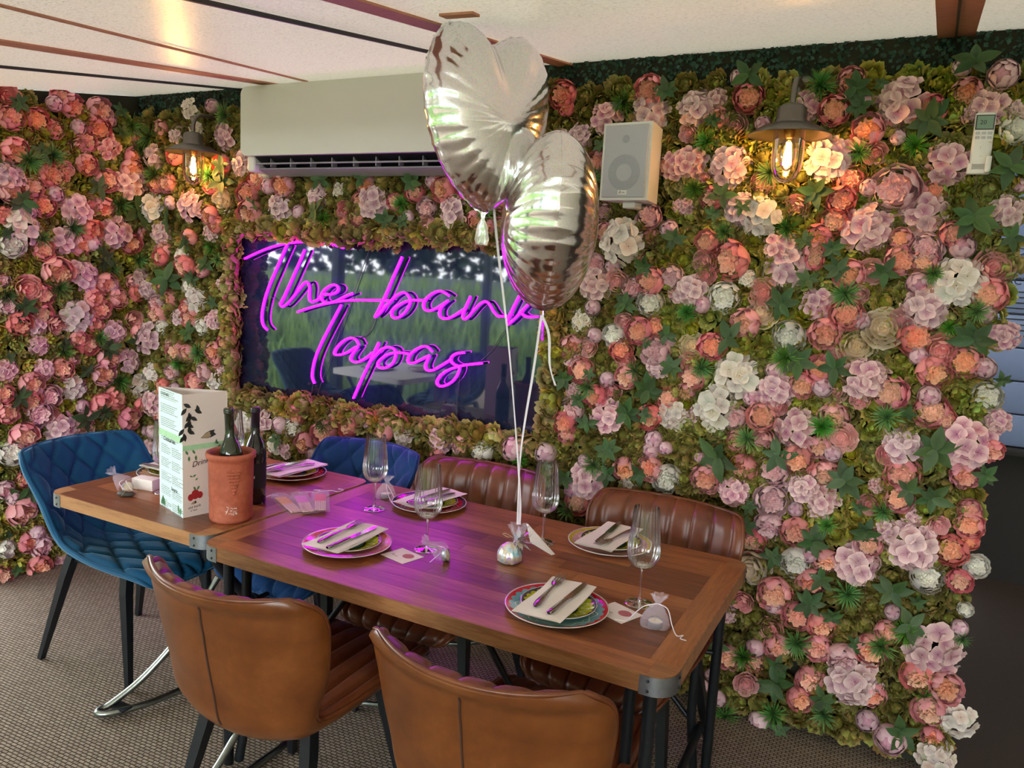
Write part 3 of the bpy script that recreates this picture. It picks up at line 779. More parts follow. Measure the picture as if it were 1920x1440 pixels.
FL = {}     # kind -> list of (outer mesh, centre mesh or None)
op = (1.75, 2.0, 2.15)
FL['P'] = [(cup_flower(i, PK_I if i % 2 else CORAL_I, PK_O if i % 2 else CORAL_O, (2.0 + .15 * (i % 3), 2.2 + .1 * (i % 2), 2.35)).mesh('peony', 'petal'),
            frill(50 + i, OR_I, OR_O).mesh('peony_centre', 'petal')) for i in range(4)]
FL['B'] = [(cup_flower(20 + i, BL_I, BL_O, (1.8, 2.1, 2.3)).mesh('blush_peony', 'petal'), frill(70 + i, srgb(226, 150, 164), srgb(246, 208, 210)).mesh('blush_centre', 'petal')) for i in range(2)]
FL['w'] = [(cup_flower(30 + i, WT_I, WT_O, (1.9, 2.15, 2.3)).mesh('white_peony', 'petal'), frill(80 + i, srgb(226, 228, 204), srgb(248, 246, 238)).mesh('white_centre', 'petal')) for i in range(2)]
def bud(seed, cin, cout):
    r_ = random.Random(seed); mb = MB()
    for lay in range(4):
        for k in range(4):
            sph_petal(mb, (0, 0, 0.5), (1.0 - 0.07 * lay), lay * 0.7 + 2 * PI * k / 4 + r_.uniform(-.2, .2), 0.95, 0.3, 1.9 + 0.28 * lay, cin, cout, 0, 6, 6, 0.012, 0.0, r_)
    dome(mb, 0.62, 0.5, 0.70, tuple(c * .9 for c in cin), cin, 0.04, 18, 6, seed)
    return mb
FL['L'] = [(bud(90 + i, LV_I, LV_O).mesh('ranunculus_bud', 'petal'), None) for i in range(2)]
def rose(seed, cin, cout):
    r_ = random.Random(seed); mb = MB()
    for lay, (R, t1, fl, n) in enumerate(((1.0, 1.75, 0.20, 5), (0.84, 1.95, 0.14, 5), (0.66, 2.1, 0.10, 4), (0.48, 2.25, 0.08, 3), (0.32, 2.3, 0.06, 3), (0.17, 2.3, 0.0, 2))):
        for k in range(n):
            sph_petal(mb, (0, 0, 0.42 + 0.07 * lay), R, lay * 1.1 + 2 * PI * k / n + r_.uniform(-.15, .15), 0.98, 0.35, t1 * r_.uniform(.96, 1.04), cin, cout, 0, 6, 5, 0.02, fl, r_)
    dome(mb, 0.42, 0.1, 0.42, cin, cin, 0.05, 14, 5, seed)
    return mb
FL['R'] = [(rose(100 + i, RS_I, RS_O).mesh('rose', 'petal'), None) for i in range(2)]
FL['C'] = [(rose(110, CR_I, CR_O).mesh('cream_rose', 'petal'), None)]
def flat_petal(mb, T, L, W, cin, cout, cup=0.15, ruf=0.06, nu=4, nv=4, mi=0, rr=rnd, shape=0.75):
    P, C = [], []
    ph = rr.uniform(0, 6.28)
    for j in range(nv):
        v = j / (nv - 1)
        w = W * (0.18 + 0.82 * math.sin(PI * min(1, v * shape + 0.05)) ** 0.8)
        row = []
        for i in range(nu):
            u = i / (nu - 1) * 2 - 1
            x = L * (v - 0.16 * u * u * v)
            z = cup * L * v * v + cup * 0.8 * W * u * u + ruf * L * math.sin(u * 4 + ph) * v
            row.append((x, u * w, z)); C.append(tuple(cin[q] * (1 - v) + cout[q] * v for q in range(3)))
        P.append(row)
    mb.grid(P, mi, True, C, False, T)
def frame(p, nrm, spin=0.0):
    n = Vector(nrm).normalized()
    a = n.orthogonal().normalized()
    b = n.cross(a)
    x = a * math.cos(spin) + b * math.sin(spin)
    y = n.cross(x)
    m = Matrix((x, y, n)).transposed().to_4x4()
    m.translation = Vector(p)
    return m
def hydrangea(seed, cin, cout, n=19):
    r_ = random.Random(seed); mb = MB()
    for k in range(n):
        zc = 1 - (k + 0.5) / n * 1.05
        a = k * 2.39996 + r_.uniform(-.25, .25)
        rad = math.sqrt(max(0, 1 - zc * zc))
        d = Vector((rad * math.cos(a), rad * math.sin(a), max(zc, -0.05)))
        R = r_.uniform(0.62, 0.78)
        p = Vector((d.x * R, d.y * R, 0.15 + d.z * R * 0.85))
        nn = (d + Vector((r_.uniform(-.35, .35), r_.uniform(-.35, .35), 0.35))).normalized()
        F = frame(p, nn, r_.uniform(0, 6))
        s = r_.uniform(0.29, 0.38)
        ci = tuple(c * r_.uniform(0.8, 1.05) for c in cin)
        for q in range(4):
            flat_petal(mb, F @ Matrix.Rotation(q * PI / 2, 4, 'Z') @ Matrix.Translation((0.015, 0, 0)), s, s * 0.62, ci, cout, r_.uniform(0.0, 0.28), 0.07, 4, 4, 0, r_, 0.8)
    return mb
FL['H'] = [(hydrangea(120 + i, srgb(190, 134, 152), srgb(246, 216, 214)).mesh('hydrangea', 'petal_hyd'), None) for i in range(4)]
FL['W'] = [(hydrangea(130 + i, srgb(212, 198, 182), srgb(240, 232, 222)).mesh('white_hydrangea', 'petal_hyd'), None) for i in range(3)]
def hop(seed, cin, cout, n=30):
    r_ = random.Random(seed); mb = MB()
    dome(mb, 0.50, 0.15, 0.50, cin, cin, 0.16, 12, 5, seed)
    for k in range(n):
        lay = k // 7
        R = 1.0 - 0.15 * lay
        sph_petal(mb, (r_.uniform(-.08, .08), r_.uniform(-.08, .08), 0.4), R * r_.uniform(0.9, 1.1), k * 2.39996 + r_.uniform(-.3, .3), r_.uniform(0.42, 0.6), 0.6 + 0.25 * lay, 1.45 + 0.30 * lay + r_.uniform(-.15, .15),
                  cin, tuple(c * r_.uniform(0.75, 1.2) for c in cout), 0, 5, 4, 0.10, 0.26, r_, 0.5)
    return mb
HOPS = [hop(140 + i, srgb(132, 133, 50), srgb(202, 200, 108)) for i in range(4)]
HOP_ME = [h.mesh('hop_cluster', 'hop') for h in HOPS]
DRY = [hop(150 + i, srgb(140, 126, 62), srgb(206, 192, 118), 24) for i in range(4)]
DRY_ME = [h.mesh('dried_hop_cluster', 'hop') for h in DRY]
def leaf_mesh(seed):
    r_ = random.Random(seed); mb = MB(); P, C = [], []
    for j in range(7):
        v = j / 6
        w = 0.215 * math.sin(PI * (0.06 + 0.94 * v) ** 0.85) if v < 1 else 0.0
        row = []
        for i in range(5):
            u = i / 2 - 1
            row.append((v, u * w, 0.12 * v - 0.22 * v * v + 0.25 * abs(u) * w + 0.015 * math.sin(9 * v + seed)))
            k = 0.8 + 0.2 * abs(u) + r_.uniform(-.05, .05)
            C.append(tuple(c * k for c in srgb(74, 102, 62)))
        P.append(row)
    mb.grid(P, 0, True, C)
    return mb.mesh('leaf', 'leaf')
LEAVES = [leaf_mesh(i) for i in range(3)]
def stem_mesh():
    mb = MB(); mb.tube([(0, 0, -0.5), (0, 0, -0.1), (0, 0, 0.04)], [0.03, 0.03, 0.04], 5)
    mb.usecol = True; mb.c = [srgb(60, 92, 50)] * len(mb.v)
    return mb.mesh('stem', 'leaf')
STEM = stem_mesh()
def tuft(seed):
    r_ = random.Random(seed); mb = MB()
    for k in range(64):
        a = k * 2.39996; el = math.asin(min(1, 0.08 + 0.92 * r_.random()))
        d = Vector((math.cos(a) * math.cos(el), math.sin(a) * math.cos(el), math.sin(el)))
        side = d.cross(Vector((0, 0, 1))).normalized() if abs(d.z) < .99 else Vector((1, 0, 0))
        L = r_.uniform(0.8, 1.15) * (0.7 if el > 1 else 1)
        w = 0.030
        v0 = Vector((0, 0, 0)); v1 = d * L * 0.55; v2 = d * L + Vector((0, 0, -0.12 * L))
        c0, c1, c2 = srgb(34, 66, 28), srgb(74, 128, 54), srgb(128, 176, 84)
        mb.add([v0 - side * w * .5, v0 + side * w * .5, v1 + side * w, v1 - side * w, v2], [(0, 1, 2, 3), (3, 2, 4)], 0, True, [c0, c0, c1, c1, c2])
    return mb.mesh('grass_tuft', 'blade')
TUFT = [tuft(i) for i in range(2)]

NAMES = {'P': 'peony', 'B': 'blush_peony', 'w': 'white_peony', 'L': 'ranunculus', 'R': 'rose', 'C': 'cream_rose', 'H': 'hydrangea', 'W': 'white_hydrangea'}
FLABEL = {'P': 'coral pink peony with frilled orange centre', 'B': 'large pale blush peony', 'w': 'round white peony', 'L': 'closed lilac pink ranunculus bud', 'R': 'pink rose bloom',
          'C': 'cream rose bloom', 'H': 'dusty pink hydrangea head', 'W': 'ivory white hydrangea head'}
def parse(s):
    out = []
    for q in s.split():
        a, b, c = q[1:].split(',')
        out.append((q[0], int(a) / 1000, int(b) / 1000, int(c) / 1000))
    return out

def rect_in(x, z, x0, x1, z0, z1): return x0 < x < x1 and z0 < z < z1
def plant_wall(parent, flowers, to_world, axis, u0, u1, v0, v1, blocked, max_parts, seed, autofill):
    """axis: Matrix 3x3 whose third column is the outward normal"""
    r_ = random.Random(seed)
    fl = list(flowers)
    if autofill:
        u = u0
        while u < u1:
            v = v0
            while v < v1:
                uu, vv = u + r_.uniform(-.03, .03), v + r_.uniform(-.03, .03)
                if autofill(uu, vv) and not blocked(uu, vv) and all((uu - f[1]) ** 2 + (vv - f[2]) ** 2 > 0.085 ** 2 for f in fl):
                    k = r_.choice('PPPHLRSWGB')
                    fl.append((k, uu, vv, {'H': .14, 'W': .13, 'S': .12, 'G': .09}.get(k, .075) * r_.uniform(.9, 1.1)))
                v += 0.1
            u += 0.1
    big = [(u, v, s) for k, u, v, s in fl if k not in 'SG']
    for k, u, v, s in fl:
        if blocked(u, v): continue
        tilt = Euler((r_.uniform(-.35, .35) + (0.12 if k in 'PBR' else 0), r_.uniform(-.35, .35), 0)).to_matrix()
        m3 = axis @ tilt @ Matrix.Rotation(r_.uniform(0, 6.28), 3, 'Z')
        if k in NAMES:
            me, ce = r_.choice(FL[k])
            sc_ = s / 2 * (1.14 if k in 'HW' else 1.2)
            dep = {'H': 0.045, 'W': 0.045, 'L': 0.055, 'R': 0.055}.get(k, 0.048) + r_.uniform(-.008, .012)
            m = Matrix.Translation(to_world(u, v, dep)) @ m3.to_4x4() @ Matrix.Diagonal((sc_, sc_, sc_ * (0.8 if k in 'HW' else 0.9), 1))
            o = obj(NAMES[k], me, parent); o.matrix_local = m; o['label'] = FLABEL[k]
            if ce is not None:
                c = obj('centre', ce, o)
        elif k == 'S':
            e = empty('leaf_sprig'); e.parent = parent
            sc_ = s / 2 * 0.95
            e.matrix_local = Matrix.Translation(to_world(u, v, 0.095)) @ m3.to_4x4() @ Matrix.Diagonal((sc_, sc_, sc_, 1))
            e['label'] = 'sprig of dark green leaves'
            n = r_.choice((5, 6, 7))
            for q in range(n):
                lf = obj('leaf', r_.choice(LEAVES), e, (0, 0, 0.1 * (q % 3)), (0, r_.uniform(-.5, .1), 2 * PI * q / n + r_.uniform(-.25, .25)), None)
                z = r_.uniform(0.85, 1.15); lf.scale = (z, z * 1.15, z)
            obj('stem', STEM, e)
        else:
            sc_ = s / 2 * 1.3
            o = obj('grass_tuft', r_.choice(TUFT), parent)
            o.matrix_local = Matrix.Translation(to_world(u, v, 0.088)) @ m3.to_4x4() @ Matrix.Diagonal((sc_, sc_, sc_, 1))
            o['label'] = 'spiky green grass tuft'
    cand = []
    st = 0.072
    u = u0; row = 0
    while u < u1:
        v = v0 + (st / 2 if row % 2 else 0)
        while v < v1:
            uu, vv = u + r_.uniform(-.014, .014), v + r_.uniform(-.014, .014)
            if not blocked(uu, vv) and all((uu - a) ** 2 + (vv - b) ** 2 > (0.26 * s) ** 2 for a, b, s in big):
                cand.append((uu, vv))
            v += st
        u += st * 0.87; row += 1
    cand.sort(key=lambda p: (to_world(p[0], p[1], 0) - Vector((0, 0, 1.64))).length)
    mbs = MB(); mbs.usecol = True
    for i, (u, v) in enumerate(cand):
        k = r_.randrange(4)
        s = r_.uniform(0.038, 0.050)
        m3 = axis @ Euler((r_.uniform(-.5, .5), r_.uniform(-.5, .5), 0)).to_matrix() @ Matrix.Rotation(r_.uniform(0, 6.28), 3, 'Z')
        m = Matrix.Translation(to_world(u, v, 0.026 + r_.uniform(0, .02))) @ m3.to_4x4() @ Matrix.Scale(s, 4)
        if i < max_parts:
            o = obj('green_bloom', HOP_ME[k], parent); o.matrix_local = m
        else:
            h = HOPS[k]; f = r_.uniform(0.75, 1.25)
            mbs.add(h.v, h.f, 0, True, [tuple(x * f for x in c) for c in h.c], m)
    if mbs.v:
        o = mbs.build('green_blooms', 'hop', parent); o['kind'] = 'stuff'; o['label'] = 'olive green blooms filling the wall'
    return fl

def back_w(u, v, d): return Vector((u, WALL_Y - d, v))
def left_w(u, v, d): return Vector((LEFT_X + d, u, v))
AX_BACK = Matrix(((1, 0, 0), (0, 0, -1), (0, 1, 0)))       # local z -> -Y
AX_LEFT = Matrix(((0, 0, 1), (1, 0, 0), (0, 1, 0)))        # local z -> +X
SIGN = (-3.055, -1.345, 0.965, 1.705)
def blk_back(u, v):
    return rect_in(u, v, SIGN[0] - .02, SIGN[1] + .02, SIGN[2] - .02, SIGN[3] + .02) or rect_in(u, v, -2.9, -1.6, 2.05, 2.4)
plant_wall(wall_back, parse(BACK_FLOWERS), back_w, AX_BACK, -3.80, 0.23, 0.05, 2.33, blk_back, 300, 3,
           lambda u, v: (v < 0.80 and u < -0.75 and not (u > -1.3 and v > .65)) )
plant_wall(wall_left, parse(LEFT_FLOWERS), left_w, AX_LEFT, 2.05, 2.90, 0.05, 2.30, lambda u, v: False, 300, 4, None)

# dark boxwood strip above the flowers
mb = MB(); r_ = random.Random(11)
for i in range(5200):
    x = r_.uniform(-3.84, 0.26); z = r_.uniform(2.24, 2.46); d = r_.uniform(0.002, 0.03)
    F = frame((x, WALL_Y - d, z), (r_.uniform(-.8, .8), -1, r_.uniform(-.8, .8)), r_.uniform(0, 6))
    s = r_.uniform(0.006, 0.011); k = r_.uniform(0.5, 1.3)
    c = tuple(q * k for q in srgb(52, 84, 72))
    mb.add([(-s, 0, 0), (0, -s * .8, .002), (s, 0, 0), (0, s * .8, .002)], [(0, 1, 2, 3)], 0, False, [c] * 4, F)
o = mb.build('boxwood_hedge', 'hedge', wall_back); o['kind'] = 'stuff'; o['label'] = 'dark green boxwood strip under the roof'

# garland of dried hops framing the neon sign
gar = thing('hop_garland', 'garland of dried olive hops framing the neon sign', 'garland', (-2.2, WALL_Y - 0.03, 1.335))
r_ = random.Random(5)
x0, x1, z0, z1 = SIGN[0] - .042, SIGN[1] + .05, SIGN[2] - .055, SIGN[3] + .058
path = []
for (a, b) in (((x0, z1), (x1, z1)), ((x1, z1), (x1, z0)), ((x1, z0), (x0, z0)), ((x0, z0), (x0, z1))):
    L = math.hypot(b[0] - a[0], b[1] - a[1]); n = int(L / 0.056)
    for k in range(n): path.append((a[0] + (b[0] - a[0]) * k / n, a[1] + (b[1] - a[1]) * k / n))
for (u, v) in path:
    if abs(u + 1.77) < 0.012 and v < 1.1: continue
    s = r_.uniform(0.045, 0.057)
    m3 = AX_BACK @ Euler((r_.uniform(-.7, .7), r_.uniform(-.7, .7), 0)).to_matrix() @ Matrix.Rotation(r_.uniform(0, 6.28), 3, 'Z')
    o = obj('hop_cluster', r_.choice(DRY_ME), gar)
    o.matrix_local = Matrix.Translation(Vector((u + 2.2 + r_.uniform(-.014, .014), -0.020 - r_.uniform(0, .025), v - 1.335 + r_.uniform(-.016, .016)))) @ m3.to_4x4() @ Matrix.Scale(s, 4)

# ------------------------------------------------------------------ neon sign
sign = thing('neon_sign', 'magenta neon sign reading The bank Tapas on a smoked reflective panel', 'sign', (-2.2, WALL_Y, 1.335))
def L2(p): return (p[0] + 2.2, p[1] - WALL_Y, p[2] - 1.335)
mb = MB(); mb.box((0, -0.012, 0), (SIGN[1] - SIGN[0] + .06, 0.012, SIGN[3] - SIGN[2] + .06)); pn = mb.build('panel', 'acrylic', sign); pn['label'] = 'dark reflective acrylic panel'
for ln in NEON.strip().split('\n'):
    pts = [tuple(int(a) / 1000 for a in q.split(',')) for q in ln.split()]
    sp = spline([(x, 0, z) for x, z in pts], 5)
    mb = MB(); mb.tube([L2((x, 2.882, z)) for x, _, z in sp], 0.0049, 8)
    tb = mb.build('neon_tube', 'neon', sign)
    mb = MB(); mb.tube([L2((x + .0015, 2.893, z - .001)) for x, _, z in sp], 0.0055, 6); mb.build('tube_backing', 'neon_base', tb)
for ln in WIRES.strip().split('\n'):
    pts = [tuple(int(a) / 1000 for a in q.split(',')) for q in ln.split()]
    mb = MB(); mb.tube([L2((x, 2.902, z)) for x, _, z in spline([(x, 0, z) for x, z in pts], 5)], 0.0016, 5); mb.build('wire', 'wire', sign)
for (x, z) in ((-2.62, 1.02), (-2.575, 1.015), (-1.83, 1.03), (-2.99, 1.66), (-1.41, 1.66)):
    mb = MB(); mb.lathe([(0.0, 0.004), (0.004, 0.004), (0.0075, 0.0), (0.0075, -0.006)], 10, T=Matrix.Translation(L2((x, 2.909, z))) @ Matrix.Rotation(PI / 2, 4, 'X')); mb.build('screw', 'dark_plastic', sign)

# ------------------------------------------------------------------ air conditioner
ac = thing('air_conditioner', 'wide white wall mounted air conditioner above the neon sign', 'air conditioner', (-2.24, WALL_Y, 2.0))
W = 1.235
def ext_x(mb, prof, w, mi=0, smooth=False):
    n = len(prof)
    vs = [(-w / 2, y, z) for y, z in prof] + [(w / 2, y, z) for y, z in prof]
    fs = [tuple(range(n)), tuple(range(n, 2 * n))[::-1]] + [(i, n + i, n + (i + 1) % n, (i + 1) % n) for i in range(n)]
    return mb.add(vs, fs, mi, smooth)
mb = MB(); ext_x(mb, [(-0.05, 0.03), (-0.05, 0.385), (-0.20, 0.385), (-0.215, 0.375), (-0.217, 0.10), (-0.10, 0.035)], W - .05); mb.build('body', 'white_plastic', ac)
mb = MB(); mb.prism(rrect(W, 0.305, 0.035, 6), -0.012, 0.012, T=Matrix.Translation((0, -0.226, 0.2345)) @ Matrix.Rotation(PI / 2, 4, 'X')); mb.build('front_panel', 'ac_white', ac)
mb = MB(); ext_x(mb, [(-0.205, 0.083), (-0.10, 0.022), (-0.095, 0.03), (-0.20, 0.092)], W - .11); mb.build('outlet', 'dark_plastic', ac)
mb = MB(); mb.box((0, -0.190, 0.052), (W - .10, 0.014, 0.006)); mb.build('louver', 'grey_plastic', ac)
mb = MB(); ext_x(mb, [(-0.178, 0.028), (-0.10, 0.005), (-0.097, 0.012), (-0.176, 0.034)], W - .10); mb.build('louver', 'grey_plastic', ac)
for s_ in (-1, 1):
    mb = MB(); mb.box((s_ * (W / 2 - .03), -0.155, 0.05), (0.05, 0.1, 0.07), bev=.01); mb.build('outlet_end', 'white_plastic', ac)
for k in range(9):
    mb = MB(); mb.box((-W / 2 + 0.14 + k * 0.12, -0.172, 0.058), (0.004, 0.035, 0.045)); mb.build('fin', 'grey_plastic', ac)
mb = MB(); mb.box((-W / 2 + 0.09, -0.2374, 0.112), (0.09, 0.0008, 0.006)); mb.build('badge', 'grey_plastic', ac)

# ------------------------------------------------------------------ loudspeaker
sp_ = thing('wall_speaker', 'white loudspeaker with grey mesh grille on the flower wall', 'speaker', (-0.975, 2.80, 1.90), math.radians(-6))
mb = MB()
prof = [(-0.092, 0.0), (0.092, 0.0), (0.068, 0.15), (-0.068, 0.15)]
mb.prism([(-0.094, -0.10), (0.094, -0.10), (0.062, 0.06), (-0.062, 0.06)], 0, 0.268)
mb.build('cabinet', 'white_plastic', sp_)
M['grille'] = plain('grey_speaker_mesh', srgb(186, 188, 192), 0.6, nscale=500, noise_amt=0.3, bump=0.6)
mb = MB(); mb.box((0, -0.104, 0.134), (0.168, 0.008, 0.25), bev=0.004); gr = mb.build('grille', 'grille', sp_)
M['cone_grey'] = plain('grey_speaker_cone', srgb(164, 166, 172), 0.6, nscale=500, noise_amt=0.3)
RX = Matrix.Rotation(PI / 2, 4, 'X')
mb = MB(); mb.lathe([(0.0, -0.001), (0.03, 0.0), (0.058, 0.0012), (0.062, 0.0)], 32, T=Matrix.Translation((0, -0.108, 0.095)) @ RX, cap=False); mb.build('woofer', 'cone_grey', gr)
mb = MB(); mb.lathe([(0.0, 0.002), (0.008, 0.0015), (0.014, 0.0)], 20, T=Matrix.Translation((0, -0.108, 0.21)) @ RX, cap=False); mb.build('tweeter', 'cone_grey', gr)
mb = MB(); mb.box((0, -0.1095, 0.026), (0.036, 0.002, 0.016)); bd = mb.build('badge', 'white_plastic', sp_)
text('R', 0.013, 'ink', bd, (-0.014, -0.111, 0.0215), (PI / 2, 0, 0), 0.4)
text('audio', 0.006, 'ink', bd, (-0.003, -0.111, 0.024), (PI / 2, 0, 0))
mb = MB(); mb.box((0, -0.02, -0.012), (0.05, 0.06, 0.022), bev=.004).tube([(0, 0.0, -0.012), (0, 0.10, -0.012)], 0.012, 8); mb.build('bracket', 'white_plastic', sp_)

# ------------------------------------------------------------------ remote control
rc = thing('remote_control', 'white air conditioner remote in a wall holder on the right', 'remote', (0.108, 2.845, 2.005), math.radians(4))
mb = MB(); mb.box((0, 0, 0.092), (0.056, 0.020, 0.178), bev=0.007); mb.build('body', 'white_plastic', rc)
mb = MB(); mb.box((0, -0.0105, 0.150), (0.044, 0.002, 0.038)); scn = mb.build('screen', 'lcd', rc)
mb = MB(); mb.box((0, -0.0102, 0.150), (0.050, 0.001, 0.044)); mb.build('screen_frame', 'dark_plastic', rc)
text('20', 0.018, 'ink', scn, (-0.014, -0.0117, 0.144), (PI / 2, 0, 0))
for i in range(3):
    for j in range(2):
        mb = MB(); mb.box((-0.016 + i * 0.016, -0.0105, 0.118 - j * 0.013), (0.012, 0.002, 0.008), bev=.001); mb.build('button', 'grille', rc)
mb = MB(); mb.box((0, 0.004, 0.014), (0.064, 0.028, 0.034), bev=.004); mb.box((0.022, -0.016, 0.025), (0.016, 0.014, 0.05), bev=.003); mb.build('holder', 'white_plastic', rc)
mb = MB(); mb.tube([(0, 0.01, 0.05), (0, 0.09, 0.05)], 0.012, 8); mb.build('mount', 'white_plastic', rc)

# ------------------------------------------------------------------ wall lamps
def lamp(label, x, y, z, rz):
    t = thing('wall_lamp', label, 'lamp', (x, y, z), rz, 'galvanised wall lamps on the flower wall')
    dy = WALL_Y - y
    mb = MB(); mb.tube(spline([(0, 0, 0.165), (0, 0.003, 0.235), (0, 0.03, 0.272), (0, 0.08, 0.28), (0, dy, 0.28)], 6), 0.0095, 10); mb.build('arm', 'zinc', t)
    mb = MB(); mb.lathe([(0.045, 0), (0.045, 0.008), (0.03, 0.016)], 20, T=Matrix.Translation((0, dy - .02, 0.28)) @ RX); mb.build('wall_plate', 'zinc', t)
    mb = MB(); mb.lathe([(0.0, 0.19), (0.03, 0.19), (0.046, 0.178), (0.047, 0.14), (0.052, 0.137), (0.054, 0.128)], 28); mb.build('cap', 'zinc', t)
    mb = MB(); mb.lathe([(0.05, 0.132), (0.085, 0.122), (0.122, 0.1), (0.130, 0.094), (0.130, 0.091), (0.12, 0.096), (0.084, 0.117), (0.05, 0.127)], 40, cap=False); mb.build('shade', 'zinc', t)
    mb = MB(); mb.lathe([(0.05, 0.125), (0.05, 0.02), (0.047, -0.012), (0.037, -0.04), (0.018, -0.055), (0.0, -0.058)], 32, cap=False); mb.build('glass_jar', 'lamp_glass', t)
    mb = MB(); mb.lathe([(0.018, 0.125), (0.018, 0.10), (0.015, 0.085)], 16); mb.build('socket', 'brass', t)
    mb = MB(); mb.lathe([(0.014, 0.088), (0.02, 0.07), (0.027, 0.045), (0.027, 0.02), (0.02, -0.005), (0.008, -0.018), (0.0, -0.02)], 24, cap=False); bl = mb.build('bulb', 'lamp_glass', t)
    for k in range(5):
        a = 2 * PI * k / 5
        mb = MB(); mb.tube([(0.006 * math.cos(a), 0.006 * math.sin(a), 0.07), (0.013 * math.cos(a), 0.013 * math.sin(a), 0.0)], 0.0022, 5); mb.build('filament', 'filament', bl)
    ld = bpy.data.lights.new('bulb_light', 'POINT'); ld.energy = 3.0; ld.color = (1.0, 0.46, 0.11); ld.shadow_soft_size = 0.015
    lo = bpy.data.objects.new('bulb_light', ld); COL.objects.link(lo); lo.parent = t; lo.location = (0, 0, 0.035)
lamp('lit galvanised lamp with clear jar between the speaker and the remote', -0.440, 2.72, 2.018, 0)
lamp('lit galvanised lamp with clear jar left of the air conditioner', -3.225, 2.74, 2.015, 0)

# ------------------------------------------------------------------ tables
def table(label, x0, x1, y0, y1, seed, legs):
    cx, cy, w, d = (x0 + x1) / 2, (y0 + y1) / 2, x1 - x0, y1 - y0
    t = thing('dining_table', label, 'table', (cx, cy, 0))
    r_ = random.Random(seed)
    mb = MB(); mb.prism(rrect(w, d, 0.055, 6), 0.715, 0.7595); top = mb.build('table_top', 'wood_edge', t)
    fr = 0.075
    def brd(ax, ay, lx, ly, mat, z=0.7600):
        mb = MB(); mb.box((0, 0, 0), (lx - .0012, ly - .0012, 0.004))
        o = mb.build('plank', mat, top, (ax, ay, z - .002))
    brd(0, -d / 2 + fr / 2 + .002, w - .12, fr - .004, 'wood_x'); brd(0, d / 2 - fr / 2 - .002, w - .12, fr - .004, 'wood_x')
    brd(-w / 2 + fr / 2 + .002, 0, fr - .004, d - 2 * fr, 'wood_y'); brd(w / 2 - fr / 2 - .002, 0, fr - .004, d - 2 * fr, 'wood_y')
    for sx in (-1, 1):
        for sy in (-1, 1):
            pass
    iw, idp = w - 2 * fr, d - 2 * fr
    n = 11; sw = idp / n
    for i in range(n):
        y = -idp / 2 + sw * (i + .5)
        cuts = [-iw / 2] + sorted(r_.uniform(-iw / 2 + .18, iw / 2 - .18) for _ in range(int(iw / 0.55))) + [iw / 2]
        for a, b in zip(cuts[:-1], cuts[1:]):
            if b - a > 0.02: brd((a + b) / 2, y, b - a, sw, 'wood_x')
    for sx in (-1, 1):
        for sy in (-1, 1):
            mb = MB(); P = []
            a0 = math.atan2(sy, sx) - PI / 4
            ccx, ccy = sx * (w / 2 - .055), sy * (d / 2 - .055)
            pts = []
            for k in range(9):
                a = a0 + PI / 2 * k / 8
                pts.append((ccx + .0565 * math.cos(a), ccy + .0565 * math.sin(a)))
            e0 = (pts[0][0] + .02 * math.sin(a0), pts[0][1] - .02 * math.cos(a0)); a1 = a0 + PI / 2
            e1 = (pts[-1][0] - .02 * math.sin(a1), pts[-1][1] + .02 * math.cos(a1))
            pts = [e0] + pts + [e1]
            mb.grid([[(x, y, 0.711) for x, y in pts], [(x, y, 0.757) for x, y in pts]])
            br_ = mb.build('corner_bracket', 'bracket_steel', t)
            for q in (1, len(pts) - 2):
                for zz in (0.722, 0.746):
                    m2 = MB(); px, py = pts[q]
                    m2.lathe([(0.0, 0.003), (0.003, 0.0022), (0.0045, 0)], 8, T=frame((px, py, zz), (px - ccx, py - ccy, 0)), cap=False); m2.build('rivet', 'dark_steel', br_)
    legs(t, w, d)
    return t
def tub(t, pts, r, mat, name, n=10, sm=6):
    mb = MB(); mb.tube(spline(pts, sm), r, n); return mb.build(name, mat, t)
def legs_long(t, w, d):
    for sx in (-1, 1):
        for sy in (-1, 1):
            x, y = sx * (w / 2 - .062), sy * (d / 2 - .06)
            tub(t, [(x, y, 0.714), (x, y, 0.4), (x, y, 0.16), (x, y, 0.012)], 0.0165, 'dark_steel', 'leg')
            x2 = x - sx * 0.055
            tub(t, [(x2, y + sy * -.02, 0.714), (x2, y - sy * .02, 0.45), (x2, y - sy * .03, 0.25), (x2 + sx * .02, y - sy * .01, 0.03)], 0.0150, 'dark_steel', 'leg')
            tub(t, [(x, y, 0.46), (x2, y - sy * .02, 0.46)], 0.008, 'dark_steel', 'crossbar')
            tub(t, [(x - sx * .06, y - sy * .02, 0.22), (x - sx * .20, y - sy * .02, 0.36), (x - sx * .36, y - sy * .02, 0.56), (x - sx * .47, y - sy * .02, 0.714)], 0.009, 'dark_steel', 'brace')
        x = sx * (w / 2 - .09)
        tub(t, [(x, -d / 2 + .06, 0.20), (x, 0, 0.17), (x, d / 2 - .06, 0.20)], 0.014, 'dark_steel', 'stretcher')
        tub(t, [(x, -d / 2 + .32, 0.30), (x - sx * .0, -d / 2 + .16, 0.20), (x, -d / 2 + .0, 0.06), (x, -d / 2 - .05, 0.016), (x - sx * .05, -d / 2 - .02, 0.012), (x - sx * .05, -d / 2 + .3, 0.012)], 0.012, 'bare_steel', 'foot_loop')
    tub(t, [(-w / 2 + .09, 0, 0.175), (0, 0, 0.19), (w / 2 - .09, 0, 0.175)], 0.016, 'dark_steel', 'stretcher')
    for sy in (-1, 1):
        tub(t, [(-w / 2 + .12, sy * (d / 2 - .2), 0.22), (-.2, sy * (d / 2 - .2), 0.30), (.05, sy * (d / 2 - .2), 0.42)], 0.008, 'bare_steel', 'brace')
